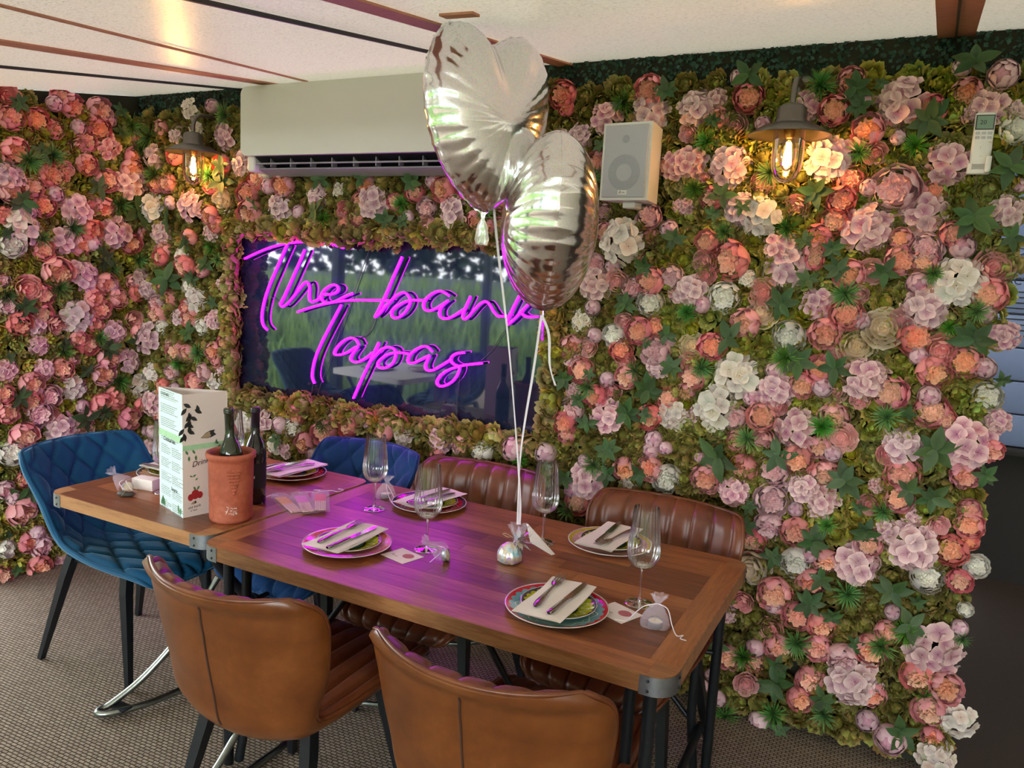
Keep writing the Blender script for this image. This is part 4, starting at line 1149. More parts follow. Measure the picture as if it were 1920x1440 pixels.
def legs_square(t, w, d):
    for sx in (1,):
        for sy in (-1, 1):
            x, y = sx * (w / 2 - .10), sy * (d / 2 - .08)
            tub(t, [(x, y, 0.714), (x + sx * .03, y - sy * .03, 0.62), (x + sx * .035, y - sy * .12, 0.50), (x + sx * .0, y - sy * .22, 0.40), (x - sx * .15, y - sy * .26, 0.30)], 0.0165, 'dark_steel', 'leg')
        tub(t, [(sx * (w / 2 - .1), -.14, 0.42), (sx * (w / 2 - .1), .14, 0.42)], 0.009, 'dark_steel', 'crossbar')
    for sx in (-1, 1):
        tub(t, [(sx * .08, 0, 0.714), (sx * .07, 0, 0.3), (sx * .06, 0, 0.02)], 0.02, 'dark_steel', 'column')
    for sy in (-1, 1):
        tub(t, [(0.05, sy * .05, 0.42), (0.02, sy * .18, 0.25), (-0.04, sy * .30, 0.11), (-0.09, sy * .40, 0.035), (-0.105, sy * .435, 0.024), (-0.09, sy * .45, 0.022), (-0.055, sy * .42, 0.022), (0.0, sy * .30, 0.022), (0.05, sy * .05, 0.03)], 0.0125, 'bare_steel', 'foot_loop')
        mb = MB(); mb.box((-0.055, sy * .39, 0.03), (0.075, 0.04, 0.005)); mb.lathe([(0.013, 0), (0.013, 0.02)], 12, T=Matrix.Translation((-.06, sy * .39, 0.002))); mb.build('foot_pad', 'black_steel', t)
table('long varnished wood dining table in front with steel corner brackets', -1.866, -0.386, 1.598, 2.462, 1, legs_long)
table('smaller square wood table at the left end holding the menu', -2.690, -1.882, 1.640, 2.465, 2, legs_square)

# ------------------------------------------------------------------ chairs
def crow(tab, v):
    vs_ = [r[0] for r in tab]
    i = max(0, min(len(vs_) - 2, int(np.searchsorted(vs_, v, side='right')) - 1))
    t = (v - vs_[i]) / (vs_[i + 1] - vs_[i])
    p0, p1, p2, p3 = (np.array(tab[max(0, min(len(tab) - 1, k))][1:], float) for k in (i - 1, i, i + 1, i + 2))
    return 0.5 * ((2 * p1) + (-p0 + p2) * t + (2 * p0 - 5 * p1 + 4 * p2 - p3) * t * t + (-p0 + 3 * p1 - 3 * p2 + p3) * t ** 3)
# v, y, z, half width, side rise, side wrap forward
BROWN = [(0.00, .362, .398, .200, .010, .0), (0.08, .325, .440, .228, .012, .0), (0.28, .10, .452, .244, .018, .0), (0.45, -.08, .438, .240, .036, .010), (0.54, -.190, .432, .228, .050, .030), (0.60, -.243, .472, .236, .050, .055),
         (0.68, -.262, .555, .256, .036, .078), (0.78, -.282, .650, .272, .020, .090), (0.88, -.298, .745, .282, .010, .092), (0.95, -.318, .806, .284, .008, .086), (1.00, -.368, .842, .278, .010, .080)]
BLUE = [(0.00, .355, .405, .212, .008, .0), (0.08, .320, .446, .240, .012, .0), (0.28, .11, .456, .258, .026, .0), (0.45, -.06, .452, .258, .065, .02), (0.55, -.165, .468, .250, .085, .065),
        (0.63, -.228, .525, .252, .065, .105), (0.76, -.278, .635, .262, .030, .125), (0.89, -.325, .750, .266, .010, .095), (0.96, -.352, .815, .268, .004, .078), (1.00, -.380, .842, .266, .0, .07)]
RT = 0.16
def chair_proto(name, style, tab, mat_pad, mat_out, mat_pipe, label):
    NU, NV = 57, 76
    V = np.linspace(0, 1, NV); U = np.linspace(-1, 1, NU)
    S = np.zeros((NV, NU, 3))
    for j, v in enumerate(V):
        y, z, hw, up, fw = crow(tab, v)
        e = 1.0
        if v > 0.88: e = 1 - RT * (1 - math.sqrt(max(0, 1 - ((v - .88) / .12) ** 2)))
        if v < 0.07: e = 1 - 0.30 * (1 - math.sqrt(max(0, 1 - ((.07 - v) / .07) ** 2)))
        for i, u in enumerate(U):
            a = abs(u) ** 2.2
            S[j, i] = (u * hw * e, y + fw * a, z + up * a)
    du = np.gradient(S, axis=1); dv = np.gradient(S, axis=0)
    N = np.cross(du, dv); N /= np.linalg.norm(N, axis=2, keepdims=True)
    if N[10, NU // 2, 2] < 0: N = -N
    pad = np.zeros((NV, NU))
    for j, v in enumerate(V):
        for i, u in enumerate(U):
            edge = min(1.0, (1 - abs(u)) / 0.08, v / 0.04, (1 - v) / 0.03)
            ed = math.sqrt(max(0.0, edge))
            if style == 'channel':
                q = (u * 3.5) % 1.0
                h = 1 - abs(2 * q - 1) ** 5
            else:
                a = (u * 2.2 + v * 5.5) % 1.0; b = (u * 2.2 - v * 5.5) % 1.0
                h = (1 - abs(2 * a - 1) ** 7) * (1 - abs(2 * b - 1) ** 7) * 1.5
            pad[j, i] = (0.007 + 0.013 * h if style == 'channel' else 0.005 + 0.013 * h) * ed
    inner = S + N * pad[:, :, None]
    thick = np.zeros((NV, NU))
    for j, v in enumerate(V):
        for i, u in enumerate(U):
            edge = min(1.0, (1 - abs(u)) / 0.22, v / 0.1, (1 - v) / 0.1)
            thick[j, i] = 0.008 + 0.026 * math.sqrt(max(0, edge))
    outer = S - N * thick[:, :, None]
    root = thing(name, label, 'chair')
    js = int(0.575 * NV)
    def part(nm, j0, j1):
        mb = MB()
        I = [[tuple(inner[j, i]) for i in range(NU)] for j in range(j0, j1)]
        O = [[tuple(outer[j, i]) for i in range(NU)][::-1] for j in range(j0, j1)]
        mb.grid(I, 0); mb.grid(O, 1)
        for side in (0, NU - 1):
            A = [tuple(inner[j, side]) for j in range(j0, j1)]; B = [tuple(outer[j, side]) for j in range(j0, j1)]
            mb.grid([A, B] if side == 0 else [B, A], 1)
        for jj in (j0, j1 - 1):
            A = [tuple(inner[jj, i]) for i in range(NU)]; B = [tuple(outer[jj, i]) for i in range(NU)]
            mb.grid([A, B], 1)
        return mb.build(nm, [mat_pad, mat_out], root)
    seat = part('seat', 0, js + 1); back = part('backrest', js, NV)
    loop = [(j, 0) for j in range(js, NV)] + [(NV - 1, i) for i in range(1, NU - 1)] + [(j, NU - 1) for j in range(NV - 1, js - 1, -1)]
    mb = MB(); mb.tube([tuple(S[j, i] + N[j, i] * 0.001) for j, i in loop], 0.0062, 6); mb.build('piping', mat_pipe, back)
    loop = [(j, 0) for j in range(js, -1, -1)] + [(0, i) for i in range(1, NU - 1)] + [(j, NU - 1) for j in range(0, js + 1)]
    mb = MB(); mb.tube([tuple(S[j, i] + N[j, i] * 0.001) for j, i in loop], 0.0062, 6); mb.build('piping', mat_pipe, seat)
    if style == 'channel':
        c = NU // 2
        mb = MB(); mb.tube([tuple(outer[j, c] - N[j, c] * 0.0004) for j in range(js + 2, NV - 3)], 0.0030, 5); mb.build('seam', 'thread', back)
    for sx in (-1, 1):
        for sy, (ty, by) in (('f', (.17, .245)), ('r', (-.13, -.25))):
            mb = MB(); mb.tube([(sx * .165, ty, .432), (sx * .182, ty + (by - ty) * .18, .35), (sx * .228, by, 0.0)], [.024, .024, .0145], 4, square=True); mb.build('leg', 'black_steel', root)
    mb = MB(); mb.box((0, 0.02, 0.418), (0.34, 0.32, 0.012)); mb.build('seat_frame', 'black_steel', root)
    return root
proto = {}
def place_chair(kind, name, args, loc, rz, label, group):
    if kind not in proto:
        proto[kind] = chair_proto(name, *args, label); t = proto[kind]
    else:
        t = copy_tree(proto[kind])
    t.location = loc; t.rotation_euler = (0, 0, rz)
    tag(t, label, 'chair', group)
    return t
TAN = ('channel', BROWN, 'brown_leather', 'tan_leather', 'piping_tan')
BLU = ('diamond', BLUE, 'blue_velvet', 'blue_velvet', 'blue_velvet')
NAV = ('diamond', BLUE, 'navy_velvet', 'navy_velvet', 'navy_velvet')
G = 'chairs round the dining tables'
place_chair('tan', 'dining_chair', TAN, (-1.452, 1.578, 0), math.radians(1), 'tan leather chair seen from behind at the near side, left one of two', G)
place_chair('tan', 'dining_chair', TAN, (-0.722, 1.580, 0), math.radians(1), 'tan leather chair seen from behind at the bottom edge, right one of two', G)
place_chair('tan', 'dining_chair', TAN, (-1.450, 2.375, 0), PI + math.radians(2), 'brown leather chair across the table, next to the blue chair', G)
place_chair('tan', 'dining_chair', TAN, (-0.722, 2.370, 0), PI + math.radians(-3), 'brown leather chair across the table, at its right end', G)
place_chair('blue', 'dining_chair', BLU, (-2.70, 1.985, 0), -PI / 2 + math.radians(3), 'teal blue quilted velvet chair at the left end of the tables', G)
place_chair('navy', 'dining_chair', NAV, (-2.045, 2.37, 0), PI, 'blue quilted velvet chair on the wall side below the neon sign', G)

# ------------------------------------------------------------------ place settings
TZ = 0.7602
def ring_mesh_plate(R, mat):
    mb = MB()
    mb.lathe([(0.0, 0.004), (R * .55, 0.004), (R * .64, 0.006), (R * .95, 0.016), (R, 0.0185), (R * 1.0, 0.0165), (R * .66, 0.001), (R * .6, 0.0), (0.0, 0.0)], 56, cap=False)
    return mb.mesh('plate', mat)
SIDE_ME = ring_mesh_plate(0.0995, M['side_plate'])
def napkin_mesh(seed):
    r_ = random.Random(seed); mb = MB()
    for lay in range(3):
        P = []
        z = 0.0016 * lay; sh = r_.uniform(-.004, .004)
        for j in range(9):
            y = -.131 + .262 * j / 8
            row = []
            for i in range(7):
                x = -.064 + .128 * i / 6
                row.append((x + sh + .003 * math.sin(y * 20 + seed), y - .002 * lay, z + .0012 * math.sin(x * 60 + y * 25 + lay + seed)))
            P.append(row)
        mb.grid(P, 0, True)
    b = [(-.064, -.131), (.064, -.131), (.064, .131), (-.064, .131)]
    return mb.mesh('napkin', 'napkin')
NAP = [napkin_mesh(i) for i in range(3)]
def flat_shape(outline, zf, th, n_mat='cutlery'):
    mb = MB(); n = len(outline)
    vs_ = [(x, y, zf(y) + th) for x, y in outline] + [(x, y, zf(y)) for x, y in outline]
    return vs_, n
def fork_mesh():
    mb = MB(); L = 0.205
    # handle
    prof = [(0.0, .004), (.01, .0095), (.03, .0098), (.07, .006), (.11, .0036), (.128, .0045), (.137, .010), (.148, .0125), (.158, .0125)]
    zf = lambda y: .003 + .004 * math.sin(min(1, y / .13) * PI) + (.006 * ((y - .13) / .07) if y > .13 else 0)
    P = []
    for y, w in prof:
        P.append([(-w, y, zf(y)), (-w * .5, y, zf(y) + .0018), (w * .5, y, zf(y) + .0018), (w, y, zf(y)), (w * .5, y, zf(y) - .001), (-w * .5, y, zf(y) - .001)])
    mb.grid(P, 0, True, None, True)
    for k in range(4):
        x = -.0103 + k * .00687
        mb.tube([(x, .156, zf(.156) + .0003), (x, .18, zf(.18) - .001), (x * 0.96, L, zf(L) - .002)], [.0024, .0021, .0010], 6)
    return mb.mesh('fork', 'cutlery')
def knife_mesh():
    mb = MB()
    P = []
    for y, w in [(0, .004), (.006, .0085), (.03, .0088), (.07, .0068), (.098, .0058)]:
        P.append([(-w, y, .004), (-w * .6, y, .0072), (w * .6, y, .0072), (w, y, .004), (w * .6, y, .001), (-w * .6, y, .001)])
    mb.grid(P, 0, True, None, True)
    out = [(-.0062, .096), (.0062, .096), (.0075, .104), (.0105, .112), (.0110, .15), (.0100, .19), (.007, .212), (.0, .225), (-.0058, .214), (-.0066, .18), (-.0066, .104)]
    n = len(out)
    vs_ = [(x, y, .0052) for x, y in out] + [(x, y, .0032) for x, y in out]
    mb.add(vs_, [tuple(range(n)), tuple(range(n, 2 * n))[::-1]] + [(i, n + i, n + (i + 1) % n, (i + 1) % n) for i in range(n)], 0, False)
    return mb.mesh('knife', 'cutlery')
FORK, KNIFE = fork_mesh(), knife_mesh()
WHO = {'A': 'left of the confetti bags', 'B': 'on the near side behind the left tan chair', 'C': 'beyond the glass in front of the brown chair', 'D': 'on the far right by the wall side',
       'E': 'on the near right of the long table', 'F': 'hidden behind the menu'}
DESC = {'A': 'dark rimmed red dinner plate', 'B': 'coral and pink dinner plate', 'C': 'navy rimmed crimson dinner plate', 'D': 'mustard rimmed dinner plate', 'E': 'red rimmed blue dinner plate', 'F': 'black rimmed peach dinner plate'}
def setting(k, x, y, nap_off, nap_rot, fork=None, knife=None, seed=0):
    o = obj('dinner_plate', ring_mesh_plate(0.1365, PLATE_M[k]), None, (x, y, TZ), (0, 0, seed)); tag(o, DESC[k] + ' ' + WHO[k], 'plate', 'dinner plates')
    o = obj('side_plate', SIDE_ME, None, (x + .004, y + .002, TZ + .0068), (0, 0, seed * 1.7)); tag(o, 'small green patterned plate ' + WHO[k], 'plate', 'side plates')
    nz = TZ + .0262
    o = obj('napkin', NAP[seed % 3], None, (x + nap_off[0], y + nap_off[1], nz), (0, 0, nap_rot)); tag(o, 'folded white napkin ' + WHO[k], 'napkin', 'folded napkins')
    for nm, me, f in (('fork', FORK, fork), ('table_knife', KNIFE, knife)):
        if f is None: continue
        o = obj(nm, me, None, (f[0], f[1], nz + .0052), (0, 0, f[2])); o.scale = (1.1, 1.15, 1) if nm == 'fork' else (1.08, 1.06, 1); tag(o, 'steel %s on the napkin %s' % (nm.replace('table_', ''), WHO[k]), nm.replace('table_', ''), nm.replace('table_', '') + 's on napkins')
R_ = math.radians
setting('E', -.751, 1.785, (-.006, .012), R_(2), (-.776, 1.705, R_(6)), (-.731, 1.688, R_(-1.5)), 1)
setting('B', -1.481, 1.829, (-.012, .014), R_(2), (-1.516, 1.735, R_(4)), (-1.464, 1.715, R_(0)), 2)
setting('D', -.808, 2.330, (-.006, .012), R_(178), (-.762, 2.445, R_(168)), (-.822, 2.245, R_(2)), 3)
setting('A', -2.175, 2.325, (-.008, .012), R_(176), (-2.146, 2.425, R_(165)), (-2.212, 2.220, R_(1)), 4)
setting('C', -1.510, 2.325, (-.005, .012), R_(172), (-1.463, 2.425, R_(170)), (-1.535, 2.220, R_(-8)), 5)
setting('F', -2.53, 2.05, (.0, .0), R_(90), (-2.43, 2.075, R_(92)), (-2.42, 2.02, R_(95)), 6)

# wine glasses
def glass_parts():
    rib = lambda a, z: (0.020 * math.cos(24 * a) if .115 < z < .27 else 0)
    b = MB(); b.lathe([(0.0, .100), (.008, .1005), (.021, .105), (.034, .116), (.0418, .132), (.0440, .148), (.0428, .170), (.0385, .212), (.0345, .262), (.0342, .270)], 112, cap=False, rib=rib)
    s = MB(); s.lathe([(.0095, .104), (.0055, .094), (.0042, .080), (.0036, .05), (.0038, .02), (.0065, .010), (.0075, .007)], 14)
    f = MB(); f.lathe([(.0, .007), (.0075, .007), (.018, .0042), (.034, .0024), (.0395, .0018), (.0395, .0), (0, 0)], 40, cap=False)
    return b.mesh('bowl', 'glass'), s.mesh('stem', 'glass'), f.mesh('foot', 'glass')
GB, GS, GF = glass_parts()
for (x, y, lab) in ((-1.645, 2.175, 'tall fluted wine glass in front of the blue wall side chair'), (-1.271, 1.952, 'fluted wine glass in the middle of the long table'),
                    (-1.000, 2.225, 'fluted wine glass beside the balloon weight'), (-0.580, 1.952, 'fluted wine glass at the right end above the place card'),
                    (-2.36, 1.875, 'fluted wine glass at the left edge behind the menu'), (-2.33, 2.16, 'fluted wine glass hidden between the menu and the bottles')):
    t = thing('wine_glass', lab, 'glass', (x, y, TZ), rnd.uniform(0, 6), 'fluted wine glasses')
    obj('bowl', GB, t); obj('stem', GS, t); obj('foot', GF, t)

# name cards with a printed seal
def card(cx, cy, rz, lab, w=.10, h=.085):
    t = thing('name_card', lab, 'card', (cx, cy, TZ), rz, 'name cards with pink seals')
    mb = MB(); mb.box((0, 0, .0006), (w, h, .0008)); mb.build('paper', 'card', t)
    mb = MB()
    n = 24
    mb.prism([(.016 + .019 * math.cos(2 * PI * k / n), .010 + .017 * math.sin(2 * PI * k / n)) for k in range(n)], .0010, .0013); mb.build('seal', 'seal_pink', t)
    mb = MB(); mb.tube(spline([(-.035, -.016, .0012), (-.030, -.006, .0012), (-.026, -.018, .0012), (-.020, -.012, .0012), (-.014, -.018, .0012), (-.006, -.013, .0012)], 4), .0004, 4); mb.build('handwriting', 'ink', t)
card(-1.300, 1.865, R_(-14), 'white card with pink seal beside the coral plate')
card(-0.610, 1.865, R_(-22), 'white card with pink seal beside the red and blue plate')

# organza favour bags with tealights
def gather(mb, n, z0, pts):
    P = []
    for (r, z, ruf, sx, sy, ox, oy) in pts:
        P.append([((r * (1 + ruf * math.sin(k * 2 * PI / n * 7 + z * 60))) * math.cos(2 * PI * k / n) * sx + ox, (r * (1 + ruf * math.sin(k * 2 * PI / n * 7 + z * 60))) * math.sin(2 * PI * k / n) * sy + oy, z) for k in range(n)])
    mb.grid(P, 0, True, None, True)
def bag(x, y, rz, lab, lie=False, cords=(), tealight=True):
    t = thing('favour_bag', lab, 'bag', (x, y, TZ), rz, 'organza bags with tealights')
    mb = MB()
    gather(mb, 36, 0, [(.036, .001, .05, 1.05, .8, 0, 0), (.037, .012, .05, 1.0, .75, 0, 0), (.030, .030, .08, 1.0, .62, .0, .004), (.018, .046, .18, 1, .6, .002, .010), (.006, .056, .2, 1, .8, .003, .014), (.012, .066, .3, 1, .8, .004, .018), (.020, .076, .35, 1, .7, .006, .022)])
    b = mb.build('pouch', 'organza', t)
    if lie:
        b.rotation_euler = (R_(68), 0, R_(-55)); b.location = (0, 0, .026)
    T = Matrix.Translation((0, 0, .016)) @ Matrix.Rotation(R_(75), 4, 'Y') if lie else Matrix.Translation((0.002, -.004, .002))
    mb = MB(); mb.lathe([(.0, .0), (.0185, .0), (.0192, .015), (.0192, .0155), (.018, .0155)], 24, T=T, cap=False); mb.build('tin_cup', 'tin', t)
    mb = MB(); mb.lathe([(.018, .0128), (.004, .0132), (.0, .0135)], 20, T=T, cap=False).tube([(0, 0, .013), (.001, 0, .02)], .0008, 5, T=T); mb.build('wax', 'wax', t)
    for c in cords:
        mb = MB(); mb.tube(spline(c, 6), .0014, 6); mb.build('drawstring', 'ribbon', t)
    return t
bag(-.505, 1.845, R_(10), 'white organza bag with a tealight at the near right corner', False,
    [[(.004, .012, .055), (.03, .0, .05), (.045, -.02, .02), (.06, -.04, .004), (.075, -.03, .003), (.07, -.05, .003), (.085, -.055, .003)], [(.003, .012, .055), (-.03, .005, .045), (-.055, .0, .02), (-.07, -.005, .003), (-.10, -.01, .003)]])
bag(-1.180, 1.905, R_(15), 'white organza bag lying on its side in the table middle', True, [[(0, .0, .03), (-.02, -.02, .012), (-.03, -.035, .003)], [(.0, .01, .035), (-.01, .03, .03), (-.03, .04, .028)]])
bag(-1.70, 2.315, R_(30), 'organza bag with a tealight behind the tall glass', False, [[(.0, .01, .05), (.01, -.03, .03), (.03, -.07, .004), (.05, -.11, .003)], [(0, .01, .05), (.02, -.01, .03), (.035, -.03, .004), (.02, -.05, .003)]])
bag(-2.475, 1.800, R_(-20), 'crumpled organza bag near the left corner of the square table', True, [[(0, 0, .04), (.03, -.01, .045), (.06, 0, .02), (.05, .02, .01)], [(0, -.01, .045), (.02, -.03, .04), (.04, -.02, .02)]])
t = thing('pebble', 'dark pebble tied with twine by the crumpled organza bag', 'pebble', (-2.43, 1.765, TZ), R_(20))
mb = MB(); mb.lathe([(0, 0), (.02, .001), (.03, .008), (.022, .015), (0, .017)], 20, T=Matrix.Diagonal((1.15, .7, 1, 1)), cap=False); mb.build('stone', 'stone', t)
mb = MB(); mb.tube(spline([(-.004, -.022, .004), (0, -.012, .017), (.004, 0, .019), (.008, .014, .016), (.010, .022, .004)], 5), .0013, 5); mb.tube(spline([(.004, 0, .019), (.02, -.01, .022), (.03, .004, .02), (.04, .012, .008)], 5), .0011, 5); mb.build('twine', 'twine', t)

# flat organza sachets with coloured confetti sticks
for i, (x, y, a, mt, cn) in enumerate(((-1.910, 2.025, R_(62), 'yellow_paint', 'yellow'), (-1.866, 2.056, R_(52), 'pink_paint', 'pink'), (-1.824, 2.095, R_(41), 'red_paint', 'coral'))):
    t = thing('confetti_sachet', 'flat organza sachet with a %s topped fan between the tables' % cn, 'sachet', (x, y, TZ + .0004 + .0045 * i), a, 'organza sachets in a fan'); t.scale = (1.3, 1.6, 1.2)
    mb = MB(); mb.box((0, .028, .0035), (.030, .052, .005), bev=.001); mb.build('coloured_paper', mt, t)
    for q in range(6):
        mb = MB(); mb.box((-.0125 + q * .005, -.028, .0035), (.004, .062, .004)); mb.build('stick', 'cream_stick', t)
    P = []
    for z, ww in ((.0006, 1.0), (.0088, .92)):
        mb = MB()
        P = [[(sx * ww * (.026 if abs(yy) < .07 else .014), yy, z + .0012 * math.sin(sx * 5 + yy * 90)) for sx in (-1, -.5, 0, .5, 1)] for yy in (-.068, -.04, -.01, .02, .05, .066, .082)]
        mb.grid(P); mb.build('pouch_side', 'organza', t)
    mb = MB(); mb.tube(spline([(.0, .068, .008), (.03, .078, .006), (.05, .075, .003), (.065, .09, .003), (.05, .10, .003)] if i != 0 else [(0, .068, .006), (-.02, .075, .006), (-.045, .06, .003), (-.06, .03, .003)], 5), .0012, 5); mb.build('drawstring', 'ribbon', t)

# ------------------------------------------------------------------ menu
def m_menu_text(name, bgc, ink, dens):
    t = NT(name)
    v = t.coord('Object')
    sx = t.n('ShaderNodeSeparateXYZ'); t.l(v, sx.inputs[0])
    X, Z = sx.outputs[0], sx.outputs[2]
    zl = t.math('MULTIPLY', Z, dens)
    ln = t.math('LESS_THAN', t.math('FRACT', zl), 0.48)
    par = t.math('LESS_THAN', t.math('FRACT', t.math('MULTIPLY', Z, 21.0)), 0.70)
    wn = t.n('ShaderNodeTexWhiteNoise', noise_dimensions='1D'); t.l(t.math('FLOOR', zl), wn.inputs['W'])
    low = t.math('LESS_THAN', Z, 0.235)
    xc = t.math('SUBTRACT', X, t.math('MULTIPLY', low, t.math('MULTIPLY', t.math('GREATER_THAN', X, 0.004), 0.088)))
    width = t.math('SUBTRACT', t.math('MULTIPLY_ADD', wn.outputs[0], 0.05, 0.055), t.math('MULTIPLY', low, 0.052))
    inside = t.math('MULTIPLY', t.math('GREATER_THAN', xc, -0.080), t.math('LESS_THAN', xc, t.math('ADD', width, -0.035)))
    n1 = t.n('ShaderNodeTexNoise', i_Scale=1.0, i_Detail=1.0)
    mp = t.n('ShaderNodeMapping'); mp.inputs['Scale'].default_value = (520, 1, dens); t.l(v, mp.inputs[0]); t.l(mp.outputs[0], n1.inputs[0])
    w = t.math('GREATER_THAN', n1.outputs[0], 0.42)
    f = t.math('MULTIPLY', t.math('MULTIPLY', ln, w), t.math('MULTIPLY', par, inside))
    t.set(Base_Color=t.mix(t.math('MULTIPLY', f, 0.7), bgc, ink), Roughness=0.55)
    return t.m
M['menu_print'] = m_menu_text('printed_menu_card', srgb(214, 236, 238), srgb(50, 70, 70), 150)
M['menu_plain'] = plain('cream_menu_card', srgb(232, 220, 212), 0.5, nscale=10, noise_amt=0.03)
M['menu_green'] = plain('green_menu_wash', srgb(168, 212, 168), 0.6, nscale=40, noise_amt=0.2)
menu = thing('menu_card', 'tall folded drinks menu standing on the square table', 'menu', (-2.081, 1.718, TZ))
P0, P1, P2 = Vector((-2.264 + 2.081, 1.774 - 1.718)), Vector((0, 0)), Vector((-2.045 + 2.081, 1.872 - 1.718))
MH = 0.415
def panel(a, b, mat, nm, h=MH, z0=0.0):
    d = b - a; L = d.length; ang = math.atan2(d.y, d.x)
    e = empty(nm) if False else None
    mb = MB(); mb.box((0, 0.0006, h / 2), (L, 0.0012, h))
    c = (a + b) / 2
    return mb.build(nm, mat, menu, (c.x, c.y, z0), (0, 0, ang)), L
pl, LL = panel(P0, P1, 'menu_print', 'printed_panel')
pr_, LR = panel(P1, P2, 'menu_plain', 'cover_panel')
panel(P2, P0, 'menu_plain', 'back_panel')
FR = (PI / 2, 0, 0)
text('COCKTAILS', .013, 'ink', pl, (-.078, -.0004, .393), FR)
text('Cocktail list', .020, 'ink', pl, (-.06, -.0004, .238), FR, .35)
text('Sangria', .018, 'ink', pl, (.0, -.0004, .075), FR, .35)
mb = MB(); mb.box((0, -.0003, .262), (LL - .002, .0006, .022)); mb.build('green_band', 'menu_green', pl)
def leafy(parent, spots, mat, nm):
    for (x, z, a, L) in spots:
        mb = MB(); n = 8
        pts = []
        for k in range(n + 1):
            v = k / n; pts.append((v * L, .22 * L * math.sin(PI * v)))
        for k in range(n - 1, 0, -1):
            v = k / n; pts.append((v * L, -.22 * L * math.sin(PI * v)))
        T = Matrix.Translation((x, -.0003, z)) @ Matrix.Rotation(PI / 2, 4, 'X') @ Matrix.Rotation(a, 4, 'Z')
        mb.prism(pts, 0, .0003, T=T); mb.build(nm, mat, parent)
r_ = random.Random(9)
leafy(pl, [(-LL / 2 + .012 + .012 * k, .004, R_(60 + 20 * k), .03 + .008 * (k % 2)) for k in range(4)] + [(LL / 2 - .03, .004, R_(100), .035), (LL / 2 - .02, .004, R_(80), .028)], 'ink_green', 'printed_leaf')
leafy(pr_, [(-LR / 2 + .004 + .05 * abs(math.sin(k * 1.7)) * (1 - k / 16), .385 - k * .0075, R_(-30 - 50 * (k % 3)), .030) for k in range(15)], 'ink', 'printed_leaf')
mb = MB(); mb.box((0, -.0003, .236), (LR - .002, .0006, .018)); mb.build('green_band', 'menu_green', pr_)
leafy(pr_, [(-LR / 2 + .01 + k * .012, .228 - .02 * (k % 2), R_(-60 - 30 * (k % 2)), .018) for k in range(4)] + [(LR / 2 - .05 + k * .01, .236, R_(30 + 60 * k), .018) for k in range(4)], 'ink_green', 'printed_leaf')
text('Drinks Menu', .026, 'ink', pr_, (-LR / 2 + .032, -.0004, .168), (PI / 2, R_(-10), 0), .35)
text('old bank', .013, 'ink', pr_, (-LR / 2 + .018, -.0004, .026), (PI / 2, R_(-6), 0))
text('of Tapas', .007, 'ink', pr_, (-LR / 2 + .026, -.0004, .017), (PI / 2, R_(-6), 0))
def fish(parent, x, z, s, a):
    T = Matrix.Translation((x, -.0003, z)) @ Matrix.Rotation(PI / 2, 4, 'X') @ Matrix.Rotation(a, 4, 'Z') @ Matrix.Scale(s, 4)
    body = [(-1, -.1), (-.7, .05), (-.3, .3), (.2, .42), (.8, .38), (.62, .12), (.86, -.22), (.3, -.36), (-.2, -.34), (-.6, -.22)]
    mb = MB(); mb.prism(body, 0, .01, T=T); f = mb.build('printed_fish', 'ink', parent)
    mb = MB(); mb.prism([(p[0] * .86 * (.4 if p[0] > .05 else 1) - .06, p[1] * .78) for p in body], .011, .02, T=T); mb.build('fish_side', 'twine', f)
fish(pr_, .012, .272, .030, R_(10))
fish(pr_, -LR / 2 + .038, .046, .012, R_(10))
def glassprint(x, z, s):
    T = Matrix.Translation((x, -.0003, z)) @ Matrix.Rotation(PI / 2, 4, 'X') @ Matrix.Scale(s, 4)
    mb = MB(); mb.prism([(-.5, .9), (.5, .9), (.4, .2), (.08, 0), (.08, -.5), (.35, -.6), (-.35, -.6), (-.08, -.5), (-.08, 0), (-.4, .2)], 0, .01, T=T); mb.build('printed_cocktail', 'ink_red', pr_)
glassprint(.030, .115, .034)
for (x, z, s) in ((-.052, .066, .010), (-.020, .070, .010), (-.036, .074, .014)):
    mb = MB(); mb.prism([(x + s * math.cos(k * PI / 8), z + s * 1.2 * math.sin(k * PI / 8)) for k in range(16)], 0, .0003, T=Matrix.Translation((0, -.0003, 0)) @ Matrix.Rotation(PI / 2, 4, 'X')); mb.build('printed_cherry', 'ink_red', pr_)
leafy(pr_, [(-.045, .135, R_(30), .014), (-.045, .135, R_(150), .012), (-.036, .122, R_(40), .012), (-.03, .088, R_(60), .016), (-.034, .088, R_(120), .016)], 'ink_green', 'printed_leaf')

t = thing('white_box', 'small plain white card box behind the menu', 'box', (-2.455, 1.868, TZ), R_(12))
mb = MB(); mb.box((0, 0, .02), (.09, .05, .04), bev=.001); mb.build('carton', 'card', t)

# ------------------------------------------------------------------ wine cooler and bottles
cooler = thing('wine_cooler', 'terracotta wine cooler pot with embossed grapes', 'wine cooler', (-1.962, 1.812, TZ))
mb = MB()
prof = [(.0, .0), (.066, .0), (.0685, .006)]
for k in range(9): prof += [(.0695, .012 + k * .007), (.0682, .0155 + k * .007)]
prof += [(.0695, .080), (.071, .13), (.0715, .20), (.0735, .208), (.0785, .212), (.080, .222), (.0785, .229), (.074, .231), (.068, .228), (.064, .215), (.060, .02), (.0, .02)]
mb.lathe(prof, 56, cap=False); mb.build('pot', 'terracotta', cooler)
r_ = random.Random(2)
mb = MB()
ca = math.atan2(-1.812, 1.962)
for row in range(8):
    for q in range(8 - row):
        a = ca + R_(8) + (q - (7 - row) / 2) * .085 + r_.uniform(-.01, .01); z = .178 - row * .0105
        n_ = Vector((math.cos(a), math.sin(a), 0))
        mb.lathe([(.0055, .0), (.004, .0022), (0, .003)], 8, T=frame(n_ * .0712 + Vector((0, 0, z)), n_), cap=False)
